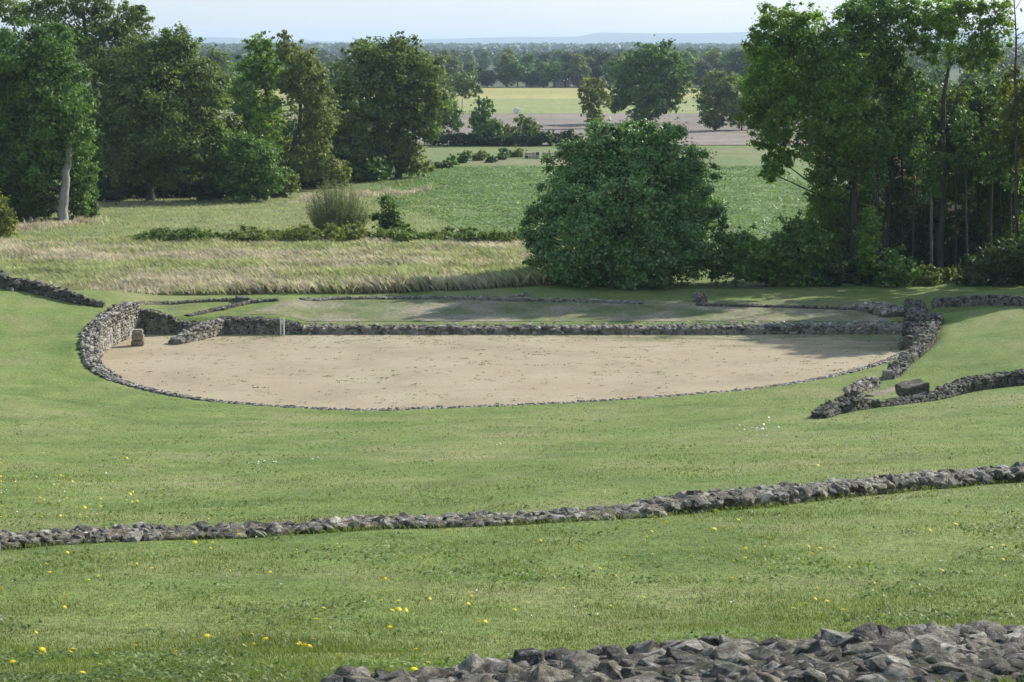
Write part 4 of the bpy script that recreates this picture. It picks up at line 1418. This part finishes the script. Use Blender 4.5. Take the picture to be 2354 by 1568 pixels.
bale(1187, 262, .75, 'round bright white wrapped bale on the green edge of the far field')
p = flat(1310, 201)
root = empty('far_pole', p, 'thin white pole in front of the far tree line', 'pole')
tb = Tubes(8)
tb.add([(0, 0, -.2), (0, 0, 3), (0, 0, 4.6)], [.35, .32, .3])
mobj('shaft', tb.mesh('shaft', M['white_post']), root)
tb = Tubes(8)
tb.add([(-.9, 0, 4.5), (0, 0, 4.6), (.9, 0, 4.5)], [.2, .22, .2])
mobj('crossbar', tb.mesh('crossbar', M['white_post']), root)
for px, w_, lab in ((1232, 9, 'low pale barn among the far trees'), (1290, 7, 'pale shed just left of the far white pole')):
    g = flat(px, 199)
    root = empty('barn', g, lab, 'building')
    bm = bmesh.new()
    box_bm(bm, (0, 0, 1.2), (w_, 6, 2.6))
    bm_obj('wall', bm, M['render'], root)
    bm = bmesh.new()
    vv = [bm.verts.new(c) for c in ((-w_ / 2 - .3, -3.3, 2.5), (w_ / 2 + .3, -3.3, 2.5), (w_ / 2 + .3, 0, 3.9), (-w_ / 2 - .3, 0, 3.9), (w_ / 2 + .3, 3.3, 2.5), (-w_ / 2 - .3, 3.3, 2.5))]
    for f in ((0, 1, 2, 3), (3, 2, 4, 5), (0, 3, 5), (1, 4, 2), (0, 5, 4, 1)):
        bm.faces.new([vv[i] for i in f])
    bm_obj('roof', bm, M['roof_far'], root)

# ------------------------------------------------------------------ grasses
def blades(name, X, Y, H, Wd, mat, lean=.35, r=None, wind=(-.25, -.1), label=None, dz=0.0, short=False):
    r = r or rng
    n = len(X)
    Z = T(X, Y) + dz
    a = r.uniform(0, 2 * math.pi, n)
    dx, dy = np.cos(a), np.sin(a)
    lx = r.normal(0, lean, n) + wind[0]
    ly = r.normal(0, lean, n) + wind[1]
    b0 = np.stack([X - dx * Wd, Y - dy * Wd, Z - .02], 1)
    b1 = np.stack([X + dx * Wd, Y + dy * Wd, Z - .02], 1)
    tp = np.stack([X + lx * H, Y + ly * H, Z + H], 1)
    if short:
        V, Fq = np.stack([b0, b1, tp], 1).reshape(-1, 3), np.arange(3 * n).reshape(n, 3)
    else:
        m = np.stack([X + lx * H * .35 + dx * Wd, Y + ly * H * .35 + dy * Wd, Z + H * .6], 1)
        V, Fq = np.stack([b0, b1, m, tp], 1).reshape(-1, 3), np.arange(4 * n).reshape(n, 4)
    o = mobj(name, mesh_np(name, V, Fq, mat))
    return tag(o, label, 'grass', kind='stuff')


WALLS2D = [(np.column_stack([P_[:, :2], P_[:, 2]]), w_) for P_, w_ in ((mid, .32), (near, .74))]
r_ = np.random.default_rng(500)


def off_walls(X, Y, extra=0.0):
    ok = np.ones(len(X), bool)
    for P_, w_ in WALLS2D:
        d, _, _, _ = poly_sd(X, Y, P_[::3], False)
        ok &= d > w_ + extra
    e, _, ins, _ = poly_sd(X, Y, ARENA_C[::2])
    return ok & ~ins & (e > .95)


# mown lawn: denser near the viewer's slope, thinning with distance
n_ = 420000
u = r_.random(n_)
Yg = 14 / (1 - u * (1 - 14 / 94.0))
Xg = r_.uniform(-1, 1, n_) * (.30 * Yg + 1.5)
ok = off_walls(Xg, Yg)
Xg, Yg = Xg[ok], Yg[ok]
tuft = vnoise(Xg, Yg, .55) * .6 + vnoise(Xg + 30, Yg + 9, 2.3) * .6
Hg = (.018 + .055 * np.clip(tuft - .25, 0, 1) ** 1.5) * r_.uniform(.6, 1.5, len(Xg)) * (1 + .004 * Yg)
blades('lawn_grass', Xg, Yg, Hg, .0035 + .00016 * Yg, M['grass'], .5, r_, short=True, label='short mown grass with weeds on the amphitheatre slope')

# broad leaved weeds and clover in patches
n_ = 90000
u = r_.random(n_)
Yw_ = 14 / (1 - u * (1 - 14 / 80.0))
Xw_ = r_.uniform(-1, 1, n_) * (.30 * Yw_ + 1.5)
pat = vnoise(Xw_ + 11, Yw_ + 5, 1.1) * .6 + vnoise(Xw_ + 71, Yw_, 4.2) * .4
ok = off_walls(Xw_, Yw_) & (pat + r_.normal(0, .05, n_) > .60)
Xw_, Yw_ = Xw_[ok], Yw_[ok]
c = np.stack([Xw_, Yw_, T(Xw_, Yw_) + r_.uniform(.015, .06, len(Xw_))], 1)
V, Fq = quads_at(c, r_.normal(0, .4, c.shape) + np.array([0, 0, 1.0]), .035 + .0006 * Yw_, .8, r_)
tag(mobj('lawn_weeds', mesh_np('lawn_weeds', V, Fq, M['weed'])), 'patches of clover and broad leaved weeds in the lawn', 'weeds', kind='stuff')

# rough grass fringing the walls
fx, fy = [], []
for P_, w_ in WALLS2D:
    q, L_ = resample(P_, .02)
    t_ = np.gradient(q[:, :2], axis=0)
    t_ /= np.linalg.norm(t_, axis=1)[:, None] + 1e-9
    for sd in (-1, 1):
        k_ = 4
        o_ = (w_ + np.abs(r_.normal(0, .12, len(q) * k_)) - .03) * sd
        qq = np.repeat(q, k_, 0)
        tt = np.repeat(t_, k_, 0)
        fx.append(qq[:, 0] + tt[:, 1] * o_)
        fy.append(qq[:, 1] - tt[:, 0] * o_)
fx, fy = np.concatenate(fx), np.concatenate(fy)
ok = vnoise(fx, fy, .7) + r_.uniform(-.3, .3, len(fx)) > .42
fx, fy = fx[ok], fy[ok]
blades('wall_grass', fx, fy, r_.uniform(.03, .13, len(fx)), .004 + .0001 * fy, M['grass'], .45, r_, label='longer grass growing along the foot of the stone walls')

# sparse weeds on the sand, thicker towards the back wall
n_ = 9000
Xs_ = r_.uniform(-21, 22.5, n_)
Ys_ = r_.uniform(89, YB, n_)
e_, _, ins_, _ = poly_sd(Xs_, Ys_, ARENA_C[::2])
pr = .05 + .35 * sstep(108.5, YB, Ys_) + .25 * sstep(1.2, .2, e_) + .5 * (vnoise(Xs_, Ys_ * 2.5, 1.6) > .78)
ok = ins_ & (r_.random(n_) < pr) & (e_ > .1)
Xs_, Ys_ = Xs_[ok], Ys_[ok]
k_ = 6
Xs_ = np.repeat(Xs_, k_) + r_.normal(0, .09, len(Xs_) * k_)
Ys_ = np.repeat(Ys_, k_) + r_.normal(0, .035, len(Ys_) * k_)
c = np.stack([Xs_, Ys_, r_.uniform(.01, .035, len(Xs_))], 1)
V, Fq = quads_at(c, r_.normal(0, .45, c.shape) + np.array([0, 0, 1.0]), np.full(len(c), .07), .6, r_)
tag(mobj('sand_weeds', mesh_np('sand_weeds', V, Fq, M['leaf_olive'])), 'sparse low weeds growing on the sandy arena floor', 'weeds', kind='stuff')

# tall meadow grass behind the arena
n_ = 150000
Xm = r_.uniform(-50, 5, n_)
Ym = 123.5 + (162 - 123.5) * r_.random(n_) ** 1.15
front = np.interp(Xm, [-50, -27, -22, -8, -2, 3], [121, 122.5, 123.5, 125.2, 127.5, 130])
dry = vnoise(Xm * .6, Ym, 7.0) * .6 + vnoise(Xm + 40, Ym, 2.6) * .4
ok = Ym > front + r_.normal(0, .25, n_)
Xm, Ym, dry = Xm[ok], Ym[ok], dry[ok]
hgt = .22 + .25 * vnoise(Xm + 7, Ym, 1.7) + .42 * sstep(-30, -3, Xm) * sstep(160, 128, Ym) + .15 * vnoise(Xm, Ym, 4)
isd = dry + r_.normal(0, .13, len(Xm)) > .53
for nm, sel, mt, lab in (('meadow_grass', ~isd, 'tall_green', 'tall pale green meadow grass behind the arena'), ('dry_grass', isd, 'tall_dry', 'tall dry straw coloured grass in the meadow')):
    blades(nm, Xm[sel], Ym[sel], (hgt[sel]) * r_.uniform(.6, 1.35, sel.sum()), np.full(sel.sum(), .02), M[mt], .4, r_, (-.35, -.1), lab)
# grass on the far side of the brambles, up to the grove
n_ = 60000
Xp = r_.uniform(-52, -6, n_)
Yp = r_.uniform(162, 212, n_)
blades('pasture_grass', Xp, Yp, r_.uniform(.08, .28, n_), np.full(n_, .022), M['tall_green'], .4, r_, (-.2, 0), 'rough pasture grass between the brambles and the left grove')
# dry fringe under the grove
n_ = 6500
q = np.array([at(px, py, Yq)[:2] for px, py, Yq in ((0, 540, 168), (60, 530, 173), (110, 520, 177), (150, 515, 178), (185, 505, 181))])
tq = r_.random(n_) * 4
i0 = np.minimum(tq.astype(int), 3)
f_ = (tq - i0)[:, None]
qq = q[i0] * (1 - f_) + q[i0 + 1] * f_ + r_.normal(0, 1.0, (n_, 2)) * (.4 + 1.6 * r_.random((n_, 1)) ** 2)
blades('dry_fringe', qq[:, 0], qq[:, 1], r_.uniform(.15, .95, n_) * vnoise(qq[:, 0], qq[:, 1], 1.5), np.full(n_, .02), M['tall_dry'], .35, r_, (-.1, 0), 'dry brown grass round the foot of the pale trunk')
n_ = 5000
Xq = r_.uniform(-24, -9.5, n_)
Yq = np.interp(Xq, [-24, -16, -9.5], [206, 216, 224]) + r_.normal(0, 1.0, n_) * (.4 + 3 * r_.random(n_) ** 2)
blades('grove_fringe', Xq, Yq, r_.uniform(.2, 1.2, n_) * vnoise(Xq, Yq, 1.8), np.full(n_, .025), M['tall_dry'], .35, r_, (-.1, 0), 'dry grass fringe along the right part of the left grove')

# leafy crop in the field
n_ = 130000
Xc = r_.uniform(-26, 36, n_)
Yc = r_.uniform(150, 270, n_)
ok = Xc > np.interp(Yc, [150, 166, 200, 270], [1, 0, -14, -22]) + r_.normal(0, .8, n_)
Xc, Yc = Xc[ok], Yc[ok]
ok = vnoise(Xc, Yc, 2.5) + r_.normal(0, .2, len(Xc)) > .28
Xc, Yc = Xc[ok], Yc[ok]
c = np.stack([Xc, Yc, T(Xc, Yc) + .1 + r_.uniform(.0, .16, len(Xc))], 1)
V, Fq = quads_at(c, r_.normal(0, .33, c.shape) + np.array([0, 0, 1.0]), np.full(len(c), .24), .7, r_)
tag(mobj('crop_leaves', mesh_np('crop_leaves', V, Fq, M['leaf_crop'])), 'low leafy green crop covering the field behind the brambles', 'crop', kind='stuff')

# ------------------------------------------------------------------ flowers on the lawn
def flower_mesh(mat, petals, rad, dome):
    V, Fc = [(0, 0, dome)], []
    for k in range(petals):
        a = 2 * math.pi * k / petals
        d = math.pi / petals * .9
        i = len(V)
        V += [(rad * .45 * math.cos(a - d), rad * .45 * math.sin(a - d), dome * .8), (rad * math.cos(a), rad * math.sin(a), 0), (rad * .45 * math.cos(a + d), rad * .45 * math.sin(a + d), dome * .8)]
        Fc.append((0, i, i + 1, i + 2))
    return mesh_np('head', np.array(V), np.array(Fc), mat)


heads = {'y': flower_mesh(M['yellow'], 12, 1.0, .35), 'w': flower_mesh(M['white'], 9, 1.0, .2), 'l': flower_mesh(M['lilac'], 7, 1.0, .25)}
tb = Tubes(4)
tb.add([(0, 0, -.02), (.006, 0, .05), (0, 0, .1)], [.004, .003, .003])
stem_me = tb.mesh('stem', M['stem'])


def flower(g, kind, rad, h):
    nm, lab, grp = {'y': ('dandelion', 'small yellow dandelion flower in the mown lawn', 'dandelions in the lawn'),
                    'w': ('daisy', 'small white daisy in the mown lawn', 'daisies in the lawn'),
                    'l': ('lilac_flower', 'small pale lilac flower in the mown lawn', 'lilac flowers in the lawn')}[kind]
    root = empty(nm, g, lab, 'flower', grp)
    st = mobj('stem', stem_me, root)
    st.scale = (1, 1, h / .1)
    hd = mobj('head', heads[kind], root, (0, 0, h))
    hd.scale = (rad, rad, rad)
    hd.rotation_euler = (random.uniform(.1, .9), random.uniform(-.4, .4), random.uniform(0, 6))


ylist = [(1064, 1294), (1135, 1478), (1031, 1230), (152, 1381), (168, 1505), (162, 1513), (98, 1518), (30, 1545), (253, 1515), (312, 1508), (318, 1500), (403, 1517), (190, 1566), (550, 1470), (476, 1476), (902, 1422),
         (934, 1418), (918, 1415), (1874, 1388), (1852, 1401), (1900, 1402), (1838, 1406), (1822, 1408), (1713, 1270), (1750, 1250), (1858, 1266), (1870, 1268), (1885, 1270), (1866, 1280), (1996, 1315), (1712, 1298), (1736, 1282),
         (1768, 1250), (2196, 1196), (2196, 1219), (2236, 1247), (2318, 1296), (2344, 1299), (1620, 1160), (1640, 1158), (1642, 1185), (1690, 1120), (1686, 1226), (1666, 1222), (1642, 1224), (1506, 1202), (1484, 1190), (1486, 1246),
         (1532, 1212), (884, 1340), (965, 1290), (1330, 1268), (488, 1258), (484, 1270), (470, 1240), (448, 1262), (548, 1240), (700, 1505), (712, 1496), (690, 1490), (722, 1488), (880, 1345), (610, 1490), (345, 1092), (83, 1082), (292, 1057),
         (110, 1105), (100, 1048), (206, 1080), (160, 1108), (155, 1120), (88, 1166), (230, 1170), (300, 1145), (330, 1140), (355, 1150), (408, 1185), (195, 1172), (1880, 1075), (1925, 1032), (1560, 1178), (1820, 1128), (2050, 1100)]
for px, py in ylist:
    g = G(px, py)
    flower(g, 'y', random.uniform(.036, .052) * (1 if g[1] < 30 else 1.4), random.uniform(.05, .12))
for _ in range(205):
    k = random.random()
    if k < .45:
        px, py = random.gauss(170, 130), random.uniform(1060, 1200)
    elif k < .75:
        px, py = random.uniform(0, 1200), random.uniform(1260, 1560)
    else:
        px, py = random.uniform(1200, 2340), random.uniform(1180, 1420)
    g = G(max(px, 2), py)
    flower(g, 'y', random.uniform(.028, .046), random.uniform(.03, .08))
for px, py, sx_, sy_, n_, rd in ((1750, 986, 32, 9, 26, .06), (600, 1066, 25, 8, 14, .04), (660, 1060, 40, 6, 12, .035), (120, 1130, 90, 40, 22, .03), (1140, 1028, 22, 4, 6, .045), (1700, 1350, 500, 140, 40, .018), (600, 1400, 500, 110, 40, .018)):
    for _ in range(n_):
        g = G(min(max(random.gauss(px, sx_), 3), 2350), min(random.gauss(py, sy_), 1540))
        flower(g, 'w', rd * random.uniform(.6, 1.2), random.uniform(.03, .07))
for _ in range(14):
    g = G(random.uniform(20, 240), random.uniform(1075, 1150))
    flower(g, 'l', random.uniform(.025, .04), random.uniform(.03, .07))

# ------------------------------------------------------------------ haze
g = bpy.data.materials.new('haze')
g.use_nodes = True
g.node_tree.nodes.clear()
ho = g.node_tree.nodes.new('ShaderNodeOutputMaterial')
hp = g.node_tree.nodes.new('ShaderNodeVolumePrincipled')
hp.inputs['Color'].default_value = (.66, .82, 1.0, 1)
hp.inputs['Density'].default_value = .00010
hp.inputs['Anisotropy'].default_value = .2
g.node_tree.links.new(hp.outputs[0], ho.inputs['Volume'])
bm = bmesh.new()
box_bm(bm, (0, 11000, 49), (30000, 24000, 112))
tag(bm_obj('haze', bm, g), 'pale haze in the air over the fields', 'haze', kind='stuff')
